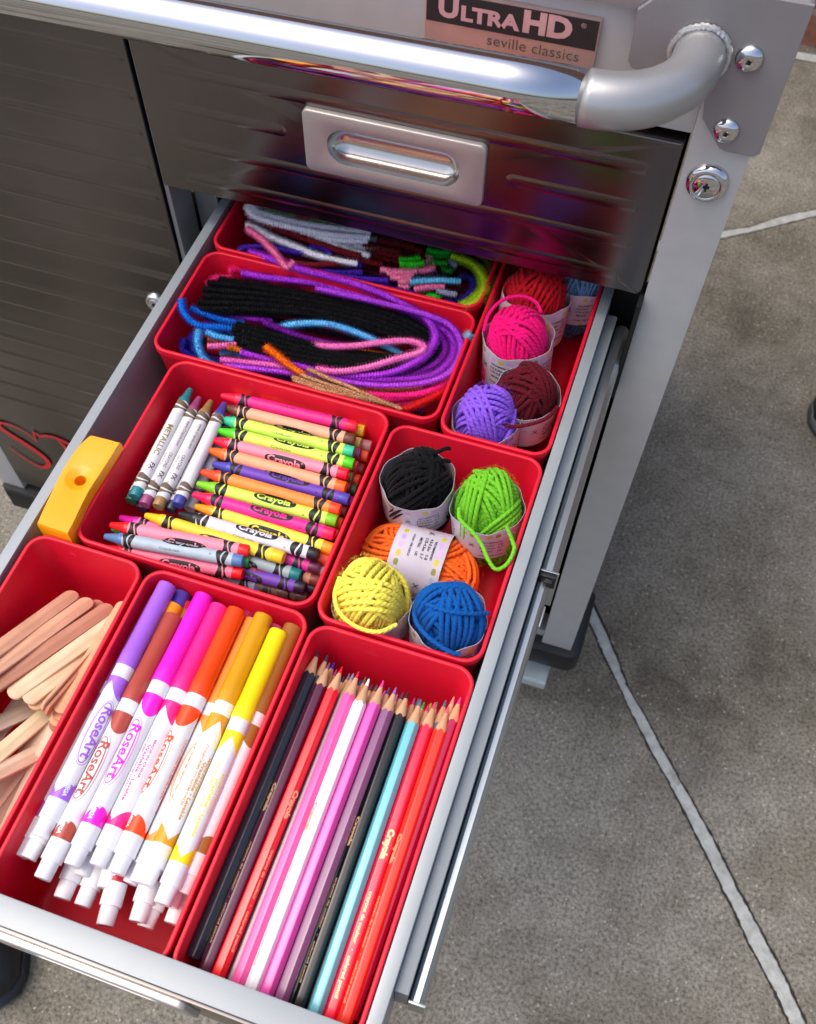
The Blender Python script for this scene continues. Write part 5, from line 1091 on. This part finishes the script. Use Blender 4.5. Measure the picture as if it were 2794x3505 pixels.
def yarn_label(parent, r=23.2, s0=-20, L=32, txt=True):
    """paper band round the skein, open tube with thickness; local axis z"""
    mb = MB(); n = 64; rs = random.Random(int(r * 10 + L)); vs = []; uv = []
    rows = 9
    for side, dr_ in ((0, 0), (1, -.25)):
        for i in range(rows):
            for k in range(n + 1):
                a = 2 * math.pi * k / n; z = s0 + L * i / (rows - 1); rr_ = r + dr_ + .5 * math.sin(2 * a + i * .2) + (.7 * math.sin(5 * a + 1) + .4 * math.sin(9 * a) if i >= rows - 2 else 0) * (1 if i == rows - 1 else .5)
                vs.append((rr_ * math.cos(a), rr_ * math.sin(a), z)); uv.append((L - L * i / (rows - 1), k / n))
    fs = []
    for side in (0, 1):
        o_ = side * rows * (n + 1)
        for i in range(rows - 1):
            for k in range(n): q = o_ + i * (n + 1) + k; f = (q, q + 1, q + n + 2, q + n + 1); fs.append(f if side == 0 else f[::-1])
    o_ = (rows - 1) * (n + 1); t_ = rows * (n + 1) + o_
    for k in range(n): fs.append((o_ + k, o_ + k + 1, t_ + k + 1, t_ + k))
    mb.add(vs, fs, 0, uv)
    if txt:
        def wrap(txt_, size, z, a0, ml, b=.05):
            vs_, fs_ = text_bm(txt_, size, b, ml); R_ = r + .75
            mb.add([(R_ * math.cos(a0 + v.x / R_), R_ * math.sin(a0 + v.x / R_), z + v.y) for v in vs_], fs_, 1)
        for a0 in (-1.5, 1.6, .1, 3.2):
            wrap('4.5-5.5m   7-8', 2.4, s0 + L - 11, a0, 15); wrap('3.75-4.5m  5-7', 2.4, s0 + L - 14, a0, 15); wrap('METRIC    US', 2.2, s0 + L - 17.5, a0, 13)
            wrap('*RECOMMENDED', 1.7, s0 + L - 8, a0, 14); wrap('X', 5, s0 + L - 13, a0 - .55, 4, 0); wrap('www.yarn  100% ACRYLIC', 1.6, s0 + L - 22, a0, 16)
    return mb.build('paper_label', [M_label, M_ink], parent, ang=60)
def skein(c, col, me, lab, rot=(0, 0, 0), scale=1, lz=(-20, 32), extra=None, extra_name='loose_strand'):
    r_ = empty('yarn_ball', c, lab, 'yarn', 'balls of yarn in the right hand bins'); r_.rotation_euler = [math.radians(a) for a in rot]; r_.scale = (scale,) * 3
    o = bpy.data.objects.new('wound_yarn', me); S.collection.objects.link(o); o.parent = r_; o.color = lin(col)
    yarn_label(r_, r=23.6 if rot[1] == 90 else 22.6, s0=lz[0], L=lz[1] - (4 if rot[1] != 90 else 0))
    for k, ex in enumerate(extra or []):
        m = MB(); P = smoothpath(ex, .8); m.tube(P, 1.25, 8); e = m.build(extra_name, M_yarn, color=col, off=c, ang=180)
        e.parent = r_; e.matrix_parent_inverse = Matrix.LocRotScale(None, r_.rotation_euler, r_.scale).inverted()
    return r_
ZC = -20.5
skein((-99, -160, ZC), '0d0c10', YM[0], 'black yarn ball standing on end at the back left of the middle yarn bin', (4, -3, 30), 1.0, (-11, 33), [[(-96, -154, 14), (-91, -151, 15), (-86, -147, 16), (-84, -146, 15)], [(-92, -158, 14), (-86, -154, 13), (-82, -152, 11)]])
skein((-52.5, -164, ZC), '74c42c', YM[1], 'lime green yarn ball with a loop hanging over its label', (3, 4, 200), .98, (-11, 30),
      [[(-68, -178, 4), (-65, -186, 5), (-55, -192, 4), (-48, -197.5, 2), (-42, -205, 1), (-36, -209, 0), (-31, -204, 1), (-29.5, -195, 3), (-32, -190, 4), (-38, -184, 9)], [(-67, -151, 6), (-64, -152, 9), (-59, -156, 14), (-53, -160, 17)]])
skein((-99.5, -245.5, ZC + 1), 'fff060', YM[2], 'yellow yarn ball in the front left of the middle yarn bin', (-2, -3, 75), 1.02, (-11, 24), [[(-119, -245, 4), (-117, -258, 6), (-110, -268, 7), (-98, -273, 7), (-86, -272, 7), (-78, -264, 6)]])
skein((-53, -245, ZC), '0a56a4', YM[0], 'bright blue yarn ball in the front right of the middle yarn bin', (-1, 2, 120), 1.0, (-11, 31), [[(-72, -252, 2), (-67, -260, 5), (-58, -266, 5), (-46, -269, 3), (-40, -268, 1)], [(-70, -246, 6), (-63, -250, 12), (-52, -252, 15.5), (-40, -248, 13), (-32, -241, 6)]])
skein((-84.5, -198, -39), 'fa7024', YM[1], 'orange yarn ball lying on its side with the label facing up', (0, 90, 0), 1.0, (-17, 33))
skein((-73, -98.5, ZC - 1), '8e5be0', YM[2], 'lavender yarn ball at the front of the back yarn bin', (-1, -2, 10), .97, (-11, 30))
skein((-54, -73, ZC), '5e0c1c', YM[1], 'maroon yarn ball with a strand hanging over its label', (2, 1, 60), .98, (-11, 32), [[(-70, -92, 6), (-64, -104, 2), (-56, -106, 0), (-46, -104, 3), (-36, -98, 6), (-31, -88, 8)]])
skein((-69.5, -33, ZC + 1), 'f40c78', YM[0], 'hot pink yarn ball with a raised loop in its band', (5, -3, 250), 1.06, (-11, 34), [[(-93, -40, 6), (-93, -29, 11), (-87, -18, 15), (-76, -12, 16), (-66, -13, 15), (-60, -20, 14)]])
skein((-70, 9, ZC), 'b00c1c', YM[2], 'red yarn ball behind the hot pink one', (8, 6, 140), 1.05, (-11, 33))
skein((-44, 42, ZC), '6a94bc', YM[1], 'pale blue yarn ball at the back in the shade of the drawer face', (0, 0, 20), .95, (-11, 32))

# ---------------------------------------------------------------- shoes at the picture's edges
def shoe(loc, rz, lab, rim):
    r_ = empty('shoe', loc, lab, 'shoe', 'black shoes of people standing by')
    r_.rotation_euler = (0, 0, math.radians(rz))
    def sec(x, hw, h, z0=0): return [(x, hw * math.cos(2 * math.pi * k / 20) * (1 if math.sin(2 * math.pi * k / 20) < .2 else .93), z0 + h * .5 + h * .5 * math.copysign(abs(math.sin(2 * math.pi * k / 20)) ** .7, math.sin(2 * math.pi * k / 20))) for k in range(20)]
    S_ = [(0, 14, 22), (8, 30, 34), (25, 40, 44), (55, 46, 56), (95, 44, 72), (140, 38, 86), (190, 35, 92), (240, 35, 96), (272, 30, 90), (284, 20, 78)]
    m = MB(); m.loops([sec(x, a, h, 12) for x, a, h in S_], cap0=True, cap1=True); m.build('upper', M_black, r_, ang=60)
    m = MB(); m.loops([sec(x * 1.01 - 2, a + 3, 20, 0) for x, a, h in S_], cap0=True, cap1=True); m.build('sole', plain('shoe_sole_' + rim, rim, .5), r_, ang=60)
    m = MB()
    for k in range(5): m.tube([(105 + 16 * k, -18, 80 + 4 * k), (108 + 16 * k, 0, 92 + 4 * k), (105 + 16 * k, 18, 80 + 4 * k)], 2.4, 8)
    m.build('lace', M_black, r_)
shoe((-432, -478, -G), 205, 'black shoe at the lower left corner below the drawer front', '202226')
shoe((277, 556, -G), 8, 'black shoe with a pale grey sole edge at the right border', '585860')
